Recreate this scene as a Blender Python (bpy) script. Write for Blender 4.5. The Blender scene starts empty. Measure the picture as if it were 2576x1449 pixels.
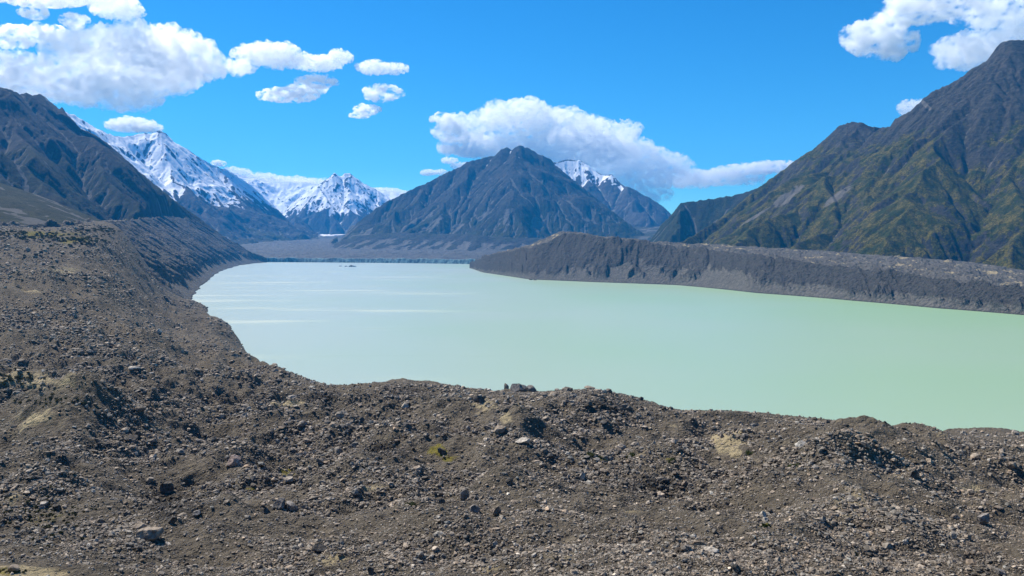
import bpy, math, time
import numpy as np
T0 = time.time()
rng = np.random.default_rng(7)
scene = bpy.context.scene
COL = scene.collection

# ---------------------------------------------------------------- camera model (2576 x 1449 reference pixels)
F = 2022.0; CX, CY, HZ = 1288.0, 724.5, 612.0
H = 120.0                                   # camera height above the lake, metres
TH = math.atan((CY - HZ) / F)
def pdir(px, py):
    xc = (np.asarray(px, float) - CX) / F; yc = (CY - np.asarray(py, float)) / F
    return xc, math.cos(TH) + yc * math.sin(TH), -math.sin(TH) + yc * math.cos(TH)
def slope_of(px, py):
    dx, dy, dz = pdir(px, py); return dx / dy, dz / dy      # u, s
def W(px, py, d):
    u, s = slope_of(px, py); d = np.asarray(d, float); return u * d, d + 0 * u, H + s * d
def lake_d(px, py):
    u, s = slope_of(px, py); return -H / s

# ---------------------------------------------------------------- numpy noise
def h2(ix, iy, seed):
    a = (ix.astype(np.int64) * 374761393 + iy.astype(np.int64) * 668265263 + seed * 1274126177) & 0xFFFFFFFF
    a = ((a ^ (a >> 13)) * 1274126177) & 0xFFFFFFFF
    a = ((a ^ (a >> 16)) * 2246822519) & 0xFFFFFFFF
    return (a ^ (a >> 15)) & 0xFFFFFFFF
def r01(ix, iy, seed): return h2(ix, iy, seed) / 4294967296.0
def perlin(x, y, seed=0):
    x0 = np.floor(x); y0 = np.floor(y); fx = x - x0; fy = y - y0
    ix = x0.astype(np.int64); iy = y0.astype(np.int64)
    def g(i, j, dx, dy):
        a = r01(ix + i, iy + j, seed) * 6.2831853
        return np.cos(a) * dx + np.sin(a) * dy
    sx = fx * fx * fx * (fx * (fx * 6 - 15) + 10); sy = fy * fy * fy * (fy * (fy * 6 - 15) + 10)
    a = g(0, 0, fx, fy); b = g(1, 0, fx - 1, fy); c = g(0, 1, fx, fy - 1); d = g(1, 1, fx - 1, fy - 1)
    return 1.5 * ((a * (1 - sx) + b * sx) * (1 - sy) + (c * (1 - sx) + d * sx) * sy)
def fbm(x, y, scale, oct=4, seed=0, gain=0.5, ridged=False):
    v = 0.0; a = 1.0; t = 0.0; f = 1.0 / scale
    for o in range(oct):
        n = perlin(x * f + 13.7 * o, y * f - 7.1 * o, seed + o * 17)
        if ridged: n = 1 - 2 * np.abs(n)
        v = v + a * n; t += a; a *= gain; f *= 2.03
    return v / t
def perlin3(x, y, z, seed=0):
    iz = np.floor(z); fz = z - iz; s = fz * fz * (3 - 2 * fz)
    k = iz.astype(np.int64)
    def lay(kk):
        ox = r01(kk, kk * 0 + 5, seed) * 97.0; oy = r01(kk, kk * 0 + 9, seed) * 61.0
        return perlin(x + ox, y + oy, seed)
    return lay(k) * (1 - s) + lay(k + 1) * s
def sstep(a, b, x):
    t = np.clip((x - a) / (b - a), 0, 1); return t * t * (3 - 2 * t)
def gully(x, y, gx, gy, scale, seed):
    """waves that run across the slope, so that their crests run down it"""
    X = x / scale; Y = y / scale
    ix = np.floor(X); iy = np.floor(Y); fx = X - ix; fy = Y - iy
    ix = ix.astype(np.int64); iy = iy.astype(np.int64)
    m = np.sqrt(gx * gx + gy * gy) + 1e-6; t = np.minimum(1, m * 4) / m
    cx, cy = -gy * t, gx * t
    h = 0; wx = 0; ws = 0
    for i in range(-1, 3):
        for j in range(-1, 3):
            a = r01(ix - i, iy - j, seed) - .5; b = r01(ix - i, iy - j, seed + 71) - .5
            dx = fx + i - .5 - a * .9; dy = fy + j - .5 - b * .9
            w = np.exp(-2.0 * (dx * dx + dy * dy))
            ph = (dx * cx + dy * cy) * 6.2831853
            h = h + np.cos(ph) * w; wx = wx - np.sin(ph) * w; ws = ws + w
    return h / ws, wx / ws * cx * 6.28 / scale, wx / ws * cy * 6.28 / scale
def erode(x, y, gx, gy, scale, amp, oct=4, seed=0, gain=.5):
    tot = 0; a = 1.0; g1, g2 = gx.copy(), gy.copy(); n = 0
    for o in range(oct):
        h, hx, hy = gully(x, y, g1, g2, scale, seed + o * 31)
        tot = tot + h * a; n += a
        g1 = g1 + hx * a * amp * .8; g2 = g2 + hy * a * amp * .8
        a *= gain; scale *= .5
    return tot / n

# ---------------------------------------------------------------- mesh helpers
def grid_mesh(name, X, Y, Z, mat, attrs=None, smooth=True):
    n, m = X.shape
    v = np.stack([X, Y, Z], -1).reshape(-1, 3)
    idx = np.arange(n * m).reshape(n, m)
    f = np.stack([idx[:-1, :-1], idx[:-1, 1:], idx[1:, 1:], idx[1:, :-1]], -1).reshape(-1, 4)
    return raw_mesh(name, v, f, mat, attrs, smooth)
def raw_mesh(name, v, f, mat, attrs=None, smooth=True):
    me = bpy.data.meshes.new(name); k = f.shape[1]
    me.vertices.add(len(v)); me.vertices.foreach_set('co', np.ascontiguousarray(v, np.float32).ravel())
    me.loops.add(f.size); me.loops.foreach_set('vertex_index', np.ascontiguousarray(f, np.int32).ravel())
    me.polygons.add(len(f)); me.polygons.foreach_set('loop_start', np.arange(0, f.size, k, dtype=np.int32))
    me.polygons.foreach_set('use_smooth', np.full(len(f), smooth))
    me.update(calc_edges=True)
    for an, ar in (attrs or {}).items():
        at = me.attributes.new(an, 'FLOAT_COLOR', 'POINT')
        at.data.foreach_set('color', np.ascontiguousarray(ar.reshape(-1, 4), np.float32).ravel())
    me.materials.append(mat)
    o = bpy.data.objects.new(name, me); COL.objects.link(o)
    return o
def tag(o, label, cat=None, kind=None, group=None):
    o['label'] = label
    if cat: o['category'] = cat
    if kind: o['kind'] = kind
    if group: o['group'] = group
    return o
def normals(X, Y, Z):
    P = np.stack([X, Y, Z], -1)
    a = np.gradient(P, axis=0); b = np.gradient(P, axis=1)
    n = np.cross(b, a); n /= np.linalg.norm(n, axis=-1, keepdims=True) + 1e-9
    n *= np.sign(n[..., 2:3] + 1e-9)
    return n

# ---------------------------------------------------------------- node helpers
class NT:
    def __init__(s, tree): s.t = tree; s.n = tree.nodes; s.l = tree.links
    def add(s, typ, ins=None, **kw):
        nd = s.n.new(typ)
        for k, v in kw.items(): setattr(nd, k, v)
        for k, v in (ins or {}).items():
            if isinstance(v, bpy.types.NodeSocket): s.l.new(v, nd.inputs[k])
            else: nd.inputs[k].default_value = v
        return nd
    def math(s, op, a, b=None, clamp=False):
        ins = {0: a}
        if b is not None: ins[1] = b
        return s.add('ShaderNodeMath', ins, operation=op, use_clamp=clamp).outputs[0]
    def ss(s, x, a, b, lo=0.0, hi=1.0):
        return s.add('ShaderNodeMapRange', {'Value': x, 'From Min': a, 'From Max': b, 'To Min': lo, 'To Max': hi}, interpolation_type='SMOOTHSTEP').outputs[0]
    def mix(s, f, a, b, blend='MIX'):
        nd = s.add('ShaderNodeMix', data_type='RGBA', blend_type=blend)
        for k, v in (('Factor', f), ('A', a), ('B', b)):
            i = [q for q in nd.inputs if q.name == k and (q.type == ('VALUE' if k == 'Factor' else 'RGBA'))][0]
            if isinstance(v, bpy.types.NodeSocket): s.l.new(v, i)
            else: i.default_value = v
        return [q for q in nd.outputs if q.type == 'RGBA'][0]
    def noise(s, vec, scale, detail=4, rough=.55, out='Fac', **kw):
        return s.add('ShaderNodeTexNoise', {'Vector': vec, 'Scale': scale, 'Detail': detail, 'Roughness': rough, **kw}).outputs[out]
def C(r, g, b): return (r, g, b, 1.0)
def new_mat(name):
    m = bpy.data.materials.new(name); m.use_nodes = True; m.node_tree.nodes.clear(); return m, NT(m.node_tree)
def scalev(q, vec, s): return q.add('ShaderNodeVectorMath', {0: vec, 1: s}, operation='MULTIPLY').outputs[0]

def mountain_mat(name, rock=(.085, .08, .078), rock2=(.05, .05, .055), scree=(.17, .165, .16), veg=(.045, .055, .018), veg2=(.09, .085, .035), fine=1.0, bump=1.0):
    m, q = new_mat(name)
    co = q.add('ShaderNodeTexCoord').outputs['Object']
    at = q.add('ShaderNodeAttribute', attribute_name='mask')
    sep = q.add('ShaderNodeSeparateColor', {0: at.outputs['Color']})
    snow, scr, vg = sep.outputs[0], sep.outputs[1], sep.outputs[2]
    n1 = q.noise(co, .004 * fine, 6, .65); n2 = q.noise(co, .03 * fine, 7, .7); n3 = q.noise(co, .012 * fine, 5, .6)
    c = q.mix(q.ss(n2, .38, .62), C(*rock2), C(*rock))
    c = q.mix(q.ss(n1, .5, .7, 0, .6), c, C(rock[0] * 1.5, rock[1] * 1.35, rock[2] * 1.2))
    vcol = q.mix(q.ss(n3, .38, .62), C(*veg), C(*veg2))
    n4 = q.noise(co, .09 * fine, 5, .7)
    vcol = q.mix(q.ss(n4, .42, .58, .0, .75), vcol, C(veg[0] * .45, veg[1] * .45, veg[2] * .5))
    f = q.ss(q.math('ADD', vg, q.math('MULTIPLY', q.math('SUBTRACT', n2, .5), 1.6)), .35, .65)
    c = q.mix(f, c, vcol)
    sc = q.mix(n2, C(*[v * .8 for v in scree]), C(*[v * 1.2 for v in scree]))
    f = q.ss(q.math('ADD', scr, q.math('MULTIPLY', q.math('SUBTRACT', n2, .5), .9)), .4, .6)
    c = q.mix(f, c, sc)
    sf = q.ss(q.math('ADD', snow, q.math('MULTIPLY', q.math('SUBTRACT', n2, .5), .55)), .45, .55)
    c = q.mix(sf, c, C(.80, .82, .86))
    hgt = q.math('ADD', q.noise(co, .05 * fine, 8, .75), q.math('MULTIPLY', n2, 1.2))
    b = q.add('ShaderNodeBump', {'Height': hgt, 'Distance': 22.0 / fine, 'Strength': q.math('MULTIPLY', q.ss(sf, 0, 1, 1, .25), .8 * bump)})
    p = q.add('ShaderNodeBsdfPrincipled', {'Base Color': c, 'Roughness': .95, 'Normal': b.outputs[0]})
    p.inputs['Specular IOR Level'].default_value = .15
    q.add('ShaderNodeOutputMaterial', {'Surface': p.outputs[0]})
    return m

# ---------------------------------------------------------------- ridge-built mountains
def fract(p, lat, vert, rs, n=3):
    """subdivide a ridge line and let it wander"""
    for it in range(n):
        q = [p[0]]
        for a, b in zip(p[:-1], p[1:]):
            L = math.hypot(b[0] - a[0], b[1] - a[1]); m = (a + b) / 2
            nx, ny = -(b[1] - a[1]) / (L + 1e-6), (b[0] - a[0]) / (L + 1e-6)
            j = rs.normal() * lat * L; m = m + np.array([nx * j, ny * j, rs.normal() * vert * L])
            q += [m, b]
        p = np.array(q)
        if np.hypot(*(p[1] - p[0])[:2]) < 25: break
    return p
def make_ridges(ridges, seed, branch, blen, sl):
    rs = np.random.default_rng(seed); out = []
    for i, pts in enumerate(ridges):
        p = np.array([W(*t) for t in pts]).reshape(-1, 3)
        p = fract(p, .0 if i == 0 else .11, .055 if i == 0 else .05, rs, 2 if i == 0 else 3)
        out.append(p)
        if branch and i:
            cum = np.concatenate([[0], np.cumsum(np.hypot(*(p[1:] - p[:-1])[:, :2].T))])
            t = branch * .5; side = 1
            while t < cum[-1]:
                c = np.array([np.interp(t, cum, p[:, k]) for k in range(3)]); k = min(np.searchsorted(cum, t), len(p) - 1)
                dx, dy = (p[-1] - p[0])[:2]; a = math.atan2(dy, dx) + side * rs.uniform(.75, 1.2); L = blen * rs.uniform(.6, 1.3)
                q = [c + np.array([0, 0, -4])]
                for _ in range(3):
                    a += rs.normal() * .15; q.append(q[-1] + np.array([math.cos(a) * L / 3, math.sin(a) * L / 3, -sl * L / 3 * rs.uniform(.8, 1.2)]))
                out.append(fract(np.array(q), .14, .04, rs, 2)); side = -side; t += branch * rs.uniform(.6, 1.3)
    return out
def ridge_height(x, y, ridges, k, S):
    best = np.full(x.shape, -1e9); dist = np.full(x.shape, 1e9); top = np.zeros_like(x)
    for p in ridges:
        for a, b in zip(p[:-1], p[1:]):
            vx, vy = b[0] - a[0], b[1] - a[1]; L = vx * vx + vy * vy
            t = np.clip(((x - a[0]) * vx + (y - a[1]) * vy) / L, 0, 1)
            d = np.hypot(x - a[0] - t * vx, y - a[1] - t * vy)
            zt = a[2] + t * (b[2] - a[2])
            h = zt - S * (1 - np.exp(-d * k / S))
            m = h > best
            best = np.where(m, h, best); dist = np.where(m, d, dist); top = np.where(m, zt, top)
    return best, dist, top
def fluvial(Z, dx, iters=12, K=.08, m=.5, talus=1.0):
    """stream-power erosion: water gathers down the steepest way and cuts its bed"""
    ny, nx = Z.shape; n = ny * nx; I = np.arange(n).reshape(ny, nx)
    offs = [(-1, 0), (1, 0), (0, -1), (0, 1), (-1, -1), (-1, 1), (1, -1), (1, 1)]
    for it in range(iters):
        best = np.zeros((ny, nx)); rec = I.copy(); dl = np.full((ny, nx), dx)
        for oy, ox in offs:
            L = dx * math.hypot(ox, oy)
            sl = np.full((ny, nx), -1.0)
            ys = slice(max(0, -oy), ny - max(0, oy)); xs = slice(max(0, -ox), nx - max(0, ox))
            yt = slice(max(0, oy), ny + min(0, oy)); xt = slice(max(0, ox), nx + min(0, ox))
            sl[ys, xs] = (Z[ys, xs] - Z[yt, xt]) / L
            t = sl > best; best = np.where(t, sl, best)
            rec = np.where(t, I + oy * nx + ox, rec); dl = np.where(t, L, dl)
        for e in (np.s_[0, :], np.s_[-1, :], np.s_[:, 0], np.s_[:, -1]): rec[e] = I[e]
        r = rec.ravel(); dep = (r != np.arange(n)).astype(np.int64); p = r.copy()
        for _ in range(11): dep = dep + dep[p]; p = p[p]
        order = np.argsort(dep, kind='stable'); ds = dep[order]
        cut = np.searchsorted(ds, np.arange(ds[-1] + 2))
        Aa = np.ones(n)
        for k in range(ds[-1], 0, -1):
            ii = order[cut[k]:cut[k + 1]]; np.add.at(Aa, r[ii], Aa[ii])
        c = K / iters * np.maximum(Aa ** m - 1.3, 0) * (12.0 / dl.ravel()); z = Z.ravel().copy()
        for k in range(1, ds[-1] + 1):
            ii = order[cut[k]:cut[k + 1]]; z[ii] = (z[ii] + c[ii] * z[r[ii]]) / (1 + c[ii])
        Z = z.reshape(ny, nx)
        for _ in range(2):                                  # loose slopes slide until they rest
            g = np.zeros_like(Z)
            for oy, ox in offs[:4]:
                d = np.roll(Z, (-oy, -ox), (0, 1)) - Z
                g += np.clip(np.abs(d) - talus * dx, 0, None) * np.sign(d)
            g[0] = g[-1] = 0; g[:, 0] = g[:, -1] = 0
            Z = Z + g * .2
    return Z, Aa.reshape(ny, nx)
def gridbil(G, x0, y0, dx, X, Y):
    fx = np.clip((X - x0) / dx, 0, G.shape[1] - 1.001); fy = np.clip((Y - y0) / dx, 0, G.shape[0] - 1.001)
    i = fx.astype(int); j = fy.astype(int); fx = fx - i; fy = fy - j
    return (G[j, i] * (1 - fx) + G[j, i + 1] * fx) * (1 - fy) + (G[j + 1, i] * (1 - fx) + G[j + 1, i + 1] * fx) * fy
def blur(G, k):
    for _ in range(k):
        P = np.pad(G, 1, 'edge'); G = (P[1:-1, 1:-1] * 4 + P[:-2, 1:-1] + P[2:, 1:-1] + P[1:-1, :-2] + P[1:-1, 2:]) / 8
    return G
def mountain(name, ridges, px0, px1, y0, y1, mat, k=.62, S=1500, step=2.2, rows=300, dx=12, K=.09, es=320, ea=45, iters=12, seed=1, jag=6, floor=None, maskf=None, warp=.22, near=260, talus=1.0, clip=None, rough=1.0, rp=.55, big=1.5, branch=420, blen=520):
    sky = np.array([(a, b) for a, b, _ in ridges[0]], float)
    ridges = make_ridges(ridges, seed, branch, blen, k * .72)
    t = np.linspace(0, 1, rows); u0 = slope_of(px0, 600)[0]; u1 = slope_of(px1, 600)[0]
    cols = int((px1 - px0) / step); U, YY = np.meshgrid(np.linspace(u0, u1, cols), y0 * (y1 / y0) ** t)
    X = U * YY; Y = YY
    xa, xb = X.min() - 60, X.max() + 60; ya, yb = y0 - 60, y1 + 60
    GX, GY = np.meshgrid(np.arange(xa, xb, dx), np.arange(ya, yb, dx))
    _, d0, _ = ridge_height(GX, GY, ridges, k, S)
    wa = np.minimum(d0 * warp, 160)
    wx = fbm(GX, GY, es * 1.6, 4, seed + 5) * wa; wy = fbm(GX, GY, es * 1.6, 4, seed + 55) * wa
    b, d, top = ridge_height(GX + wx, GY + wy, ridges, k, S)
    nr = sstep(0, near, d0)
    G = b + (fbm(GX, GY, es, 6, seed + 9, rp, True) * ea + fbm(GX, GY, es * .7, 5, seed + 3, .6) * ea * .7 + fbm(GX, GY, es * 2.6, 3, seed + 23) * ea * big) * (.06 + nr)
    G, A = fluvial(G, dx, iters, K, .5, talus)
    G = np.maximum(G, -200)
    lap = blur(G, 12) - G                                    # > 0 in gullies, < 0 on spurs
    LA = np.log(A)
    Z = gridbil(G, xa, ya, dx, X, Y); D0 = gridbil(d0, xa, ya, dx, X, Y); LP = gridbil(lap, xa, ya, dx, X, Y) / dx; LA = gridbil(blur(LA, 1), xa, ya, dx, X, Y)
    Z = Z + rough * (fbm(X, Y, dx * 5, 4, seed + 13, .65, True) * dx * .45 * (.4 + sstep(0, near, D0)) + fbm(X, Y, 55, 4, seed + 3, .6) * jag * .8)
    uu = U[0]; pxs = CX + uu * F
    jg = fbm(pxs, pxs * 0 + seed, 22, 4, seed + 71, .6, True) * 4.5 - 1.5
    su, ssl = slope_of(sky[:, 0], sky[:, 1]); tgt = np.interp(uu, su, ssl) + jg / F
    inside = (uu > su[0]) & (uu < su[-1])
    lim = H + tgt[None] * Y; over = Z - lim
    Z = np.where(inside[None] & (over > -8), lim - 8 * np.exp(-np.clip(over + 8, 0, 200) / 8), Z)
    for _ in range(2):
        got = ((Z - H) / Y).max(0); ds = np.where(inside, np.clip(tgt - got, 0, 30 / F), 0)
        Z = Z + ds[None] * Y * np.exp(-(D0 / near * 2.2) ** 2)
    N = normals(X, Y, Z)
    M = maskf(X, Y, Z, N, LP, LA, D0) if maskf else np.zeros(X.shape + (4,))
    if clip: Z = clip(X, Y, Z)
    PXs = CX + F * X / Y
    fl = np.interp(Y, *(floor or ([5200, 6000, 8500, 14000], [-60, 20, 110, 280])))
    ed = sstep(px0 + 15, px0 + 70, PXs) * sstep(px1 - 15, px1 - 70, PXs)
    Z = np.maximum(Z, fl * ed - 60 * (1 - ed))
    return grid_mesh(name, X, Y, Z, mat, {'mask': M})
def mk(snow, scree, veg): 
    o = np.zeros(snow.shape + (4,)); o[..., 0] = snow; o[..., 1] = scree; o[..., 2] = veg; o[..., 3] = 1; return np.clip(o, 0, 1)
def to_px(X, Y, Z):
    dc = Y * math.cos(TH) - (Z - H) * math.sin(TH); up = Y * math.sin(TH) + (Z - H) * math.cos(TH)
    return CX + F * X / dc, CY - F * up / dc

def mask_mid(X, Y, Z, N, lp, la, d):
    n = fbm(X, Y, 300, 4, 91); n2 = fbm(X, Y, 70, 3, 93)
    veg = .55 + .5 * n - (Z - 350) / 600 - sstep(.2, .6, lp) * .4
    scree = np.maximum(sstep(.1, .6, lp + .25 * n2 + .12 * n) * sstep(1000, 650, Z) * .8, .85 * sstep(.0, .3, fbm(X - .4 * Y, Y * .25, 110, 4, 97) + .3 * n) * sstep(520, 330, Z))
    s = sstep(.3, .75, lp + .35 * n2) * sstep(760, 960, Z) * .66
    return mk(s, scree, veg)
def mask_snowy(line, soft, amt=1.0, k=1.0):
    def f(X, Y, Z, N, lp, la, d):
        n = fbm(X, Y, 500, 5, 17, .6); n2 = fbm(X, Y, 130, 4, 77, .6, True)
        s = (Z - line - n * soft * .8) / soft + .5 + np.clip(lp, -1, 1) * .55
        steep = sstep(.72, .5, N[..., 2])
        s = np.clip(s, 0, 1.05) * amt - steep * .8 * k - .55 * k * (n2 > .35) * sstep(-.2, -.5, lp) - .25 * k * sstep(.3, .6, n2)
        return mk(s, sstep(.1, .5, lp) * .7, .2 + .5 * n - (Z - 300) / 400)
    return f
def mask_left(X, Y, Z, N, lp, la, d):
    n = fbm(X, Y, 400, 5, 23, .6); n2 = fbm(X, Y, 60, 3, 25)
    veg = .62 + .5 * n - sstep(350, 850, Z) * .75 - sstep(.2, .6, lp) * .3
    scree = sstep(.15, .6, lp + .35 * n + .2 * n2) * .85
    return mk(.62 * sstep(.3, .45, fbm(X, Y, 110, 3, 61) + .2 * lp) * (Z > 850), scree, veg)
def mask_right(X, Y, Z, N, lp, la, d):
    n = fbm(X, Y, 260, 5, 29, .6); n2 = fbm(X, Y, 50, 4, 35)
    veg = .9 + .55 * n - sstep(420, 800, Z) * .95 - sstep(.75, .55, N[..., 2]) * .7 - sstep(-.2, -.7, lp) * .2
    PX, PY = to_px(X, Y, Z)
    scree = sstep(.6, 1.1, lp + .35 * fbm(X, Y, 180, 4, 31) + .3 * n2) * .55
    for (cx, cy, rx, ry, sl) in ((1985, 492, 60, 15, -.75), (2110, 492, 50, 12, -.75), (1900, 545, 60, 4, -.62), (2330, 265, 8, 22, -1)):
        a = math.atan(sl); dx = PX - cx; dy = PY - cy
        p = dx * math.cos(a) + dy * math.sin(a); r = -dx * math.sin(a) + dy * math.cos(a)
        scree = np.maximum(scree, .95 * np.exp(-((p / rx) ** 2 + (r / ry) ** 2) * 1.2 + n2))
    return mk(0 * X, scree, veg)

def LK(px, py): return (px, py, float(lake_d(px, py)))
shR = [LK(*p) for p in [(1120, 671), (1180, 673), (1210, 685), (1260, 692), (1330, 703), (1500, 710), (1700, 717), (1800, 726), (1900, 737), (2150, 757), (2350, 775), (2576, 793), (2900, 822)]]
def topd(px, py, k=.62):
    d0 = np.interp(px, [p[0] for p in shR], [p[2] for p in shR]); s = float(slope_of(px, py)[1])
    return float((d0 + H / k) / (1 - s / k))
tp = [(1120, 673), (1180, 668), (1215, 648), (1250, 640), (1300, 634), (1360, 618), (1395, 604), (1412, 588), (1440, 590), (1470, 592), (1520, 602), (1560, 605), (1600, 609), (1640, 616), (1700, 622), (1750, 627), (1850, 640), (1900, 648), (2050, 668), (2200, 688), (2350, 706), (2576, 738), (2900, 772)]
tpR = [(a, b, topd(a, b)) for a, b in tp]
bk = [(1120, 675), (1180, 667), (1250, 637), (1300, 628), (1360, 606), (1400, 585), (1425, 584), (1470, 589), (1520, 599), (1560, 602), (1640, 612), (1750, 617), (1900, 622), (2050, 630), (2200, 641), (2350, 652), (2450, 660), (2576, 680), (2900, 712)]
bkR = [(a, b, topd(a, b) * float(np.interp(a, [1180, 1400, 1640, 1800, 2000, 2900], [1.03, 1.05, 1.08, 1.2, 1.35, 1.4]))) for a, b in bk]
bk2 = [(a, b + 12, d * 1.12) for a, b, d in bkR]
def clipR(X, Y, Z):
    PX = CX + F * X / Y; db = np.interp(PX, [p[0] for p in bkR], [p[2] for p in bkR])
    return Z - sstep(0, 260, db - Y) * 300
shLp = [(-700, 1150), (-712, 1480)] + [tuple(float(v) for v in W(px, py, lake_d(px, py))[:2]) for px, py in [(480, 757), (490, 738), (505, 720), (525, 705), (540, 691), (560, 680), (600, 668), (640, 662.5), (672, 660)]]
crPX = [200, 300, 330, 375, 440, 480, 505, 520, 540, 580, 620, 650, 680]; crPY = [574, 568, 561, 552, 551, 552, 548, 556, 573, 603, 632, 652, 662]
crLp = []
for i_, (x_, y_) in enumerate(shLp):
    a_ = shLp[max(i_ - 1, 0)]; b_ = shLp[min(i_ + 1, len(shLp) - 1)]
    if i_ < 4: a_, b_ = shLp[2], shLp[5]
    tx, ty = b_[0] - a_[0], b_[1] - a_[1]; L_ = math.hypot(tx, ty); nx_, ny_ = -ty / L_, tx / L_
    lo, hi = 2.0, 260.0
    for _ in range(40):
        zz = (lo + hi) / 2; px_, py_ = to_px(np.float64(x_ + nx_ * zz / .68), np.float64(y_ + ny_ * zz / .68), zz)
        if py_ > np.interp(px_, crPX, crPY): lo = zz
        else: hi = zz
    crLp.append((x_ + nx_ * zz / .68, y_ + ny_ * zz / .68, zz))
print('left crest', [(round(a), round(b), round(c)) for a, b, c in crLp])
def clipL(X, Y, Z):
    xc = np.interp(Y, [c[1] for c in crLp], [c[0] for c in crLp], left=-900)
    Z = Z - sstep(0, 120, X - (xc - 60)) * 400
    PX = CX + F * X / Y
    return Z - sstep(0, 300, 3100 - Y) * 300 * sstep(150, 250, PX) - sstep(0, 200, 2600 - Y) * 300
MM = mountain_mat('mountain_rock_mid', fine=.9, rock=(.055, .052, .046), rock2=(.022, .023, .024), scree=(.125, .118, .106), veg=(.03, .036, .014), veg2=(.06, .058, .026))
MS = mountain_mat('mountain_rock_snow', fine=.6, rock=(.075, .075, .08), rock2=(.05, .05, .06))
ML = mountain_mat('mountain_rock_left', fine=1.3, rock=(.045, .043, .04), rock2=(.018, .019, .021), scree=(.10, .096, .086), veg=(.018, .026, .008), veg2=(.042, .045, .016))
MR = mountain_mat('mountain_rock_right', fine=2.0, rock=(.06, .055, .048), rock2=(.024, .024, .025), scree=(.13, .12, .105), veg=(.026, .038, .005), veg2=(.125, .102, .020))

tag(mountain('mountain', [
    [(850, 612, 7500), (862, 598, 7600), (900, 560, 7700), (950, 522, 7800), (1000, 494, 7900), (1060, 466, 8000), (1080, 458, 8000), (1100, 447, 8050), (1130, 432, 8050), (1160, 420, 8100), (1175, 408, 8100), (1200, 403, 8100), (1225, 396, 8100), (1245, 392, 8100), (1262, 376, 8050), (1275, 371, 8050), (1287, 378, 8050), (1306, 366, 8000), (1330, 374, 8050), (1352, 386, 8100), (1385, 402, 8300), (1414, 430, 8300), (1482, 485, 8300), (1550, 540, 8200), (1620, 590, 8100), (1680, 620, 8000)],
    [(1306, 366, 8000), (1279, 437, 7500), (1290, 500, 7000), (1310, 560, 6700), (1330, 610, 6400)],
    [(1175, 408, 8100), (1150, 470, 7600), (1110, 545, 7100), (1080, 590, 6800)],
    [(1352, 386, 8100), (1420, 480, 7600), (1470, 560, 7150), (1500, 600, 6900)],
    [(1060, 466, 8000), (1010, 530, 7500), (960, 590, 7100)],
    ], 820, 1760, 6000, 9300, MM, k=.9, S=2200, rows=360, dx=11, es=480, ea=56, K=.26, big=2.4, branch=620, blen=700, iters=16, rp=.42, floor=([6050, 6450, 6900, 9300], [-60, 20, 175, 330]), seed=3, maskf=mask_mid, jag=7),
    'blue-grey pyramid mountain beyond the head of the lake', 'mountain', 'structure')
tag(mountain('mountain', [
    [(1330, 440, 10200), (1385, 412, 10200), (1425, 403, 10300), (1465, 405, 10300), (1490, 425, 10200), (1520, 443, 10100), (1538, 438, 10000), (1560, 462, 9900), (1600, 480, 9800), (1650, 507, 9700), (1685, 535, 9600), (1740, 580, 9500)],
    [(1465, 405, 10300), (1480, 470, 9700), (1520, 560, 9000)],
    [(1560, 462, 9900), (1590, 520, 9300), (1630, 590, 8700)]],
    1320, 1800, 8400, 11000, MS, k=1.0, S=2200, rows=240, dx=12, es=400, ea=45, K=.22, rp=.45, seed=13, maskf=mask_snowy(800, 240, .95, 1.0)),
    'rocky peak with a snowfield behind the right shoulder of the pyramid mountain', 'mountain', 'structure')
tag(mountain('mountain', [
    [(120, 270, 8300), (165, 283, 8500), (188, 290, 8600), (215, 308, 8800), (245, 325, 9000), (270, 336, 9000), (300, 345, 9200), (330, 342, 9400), (365, 336, 9500), (385, 337, 9600), (400, 329, 9600), (420, 338, 9700), (436, 357, 9800), (470, 376, 10000), (500, 396, 10200), (530, 415, 10500), (556, 424, 10700), (575, 430, 10800), (600, 446, 11000), (640, 474, 11200), (670, 503, 11300), (700, 530, 11400), (740, 570, 11500)],
    [(400, 329, 9600), (430, 440, 8900), (520, 545, 8200), (560, 590, 7900)],
    [(500, 396, 10200), (575, 500, 9600), (650, 585, 9000)],
    [(575, 430, 10800), (640, 520, 10200), (710, 590, 9600)],
    [(245, 325, 9000), (270, 430, 8200)]],
    100, 800, 7400, 12000, MS, k=1.0, S=2500, rows=360, dx=14, es=520, ea=70, K=.22, branch=600, blen=800, rp=.45, seed=23, maskf=mask_snowy(600, 260, 1.0, .8)),
    'long snow-covered range descending to the right behind the dark left slope', 'mountain', 'structure')
tag(mountain('mountain', [
    [(480, 440, 15300), (540, 432, 15300), (600, 440, 15400), (640, 450, 15500), (700, 462, 15500), (740, 458, 15500), (780, 462, 15500), (820, 470, 15500), (880, 478, 15500), (950, 478, 15400), (1000, 486, 15200), (1060, 500, 15000), (1150, 520, 15000)],
    [(700, 462, 15500), (740, 530, 14700)], [(600, 440, 15400), (680, 540, 14400)]],
    470, 1200, 13600, 16200, MS, k=.75, S=1800, rows=200, dx=16, es=500, ea=90, seed=33, maskf=mask_snowy(560, 300, 1.1, .9)),
    'far white snow range under the cloud bank at the valley head', 'mountain', 'structure')
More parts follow.
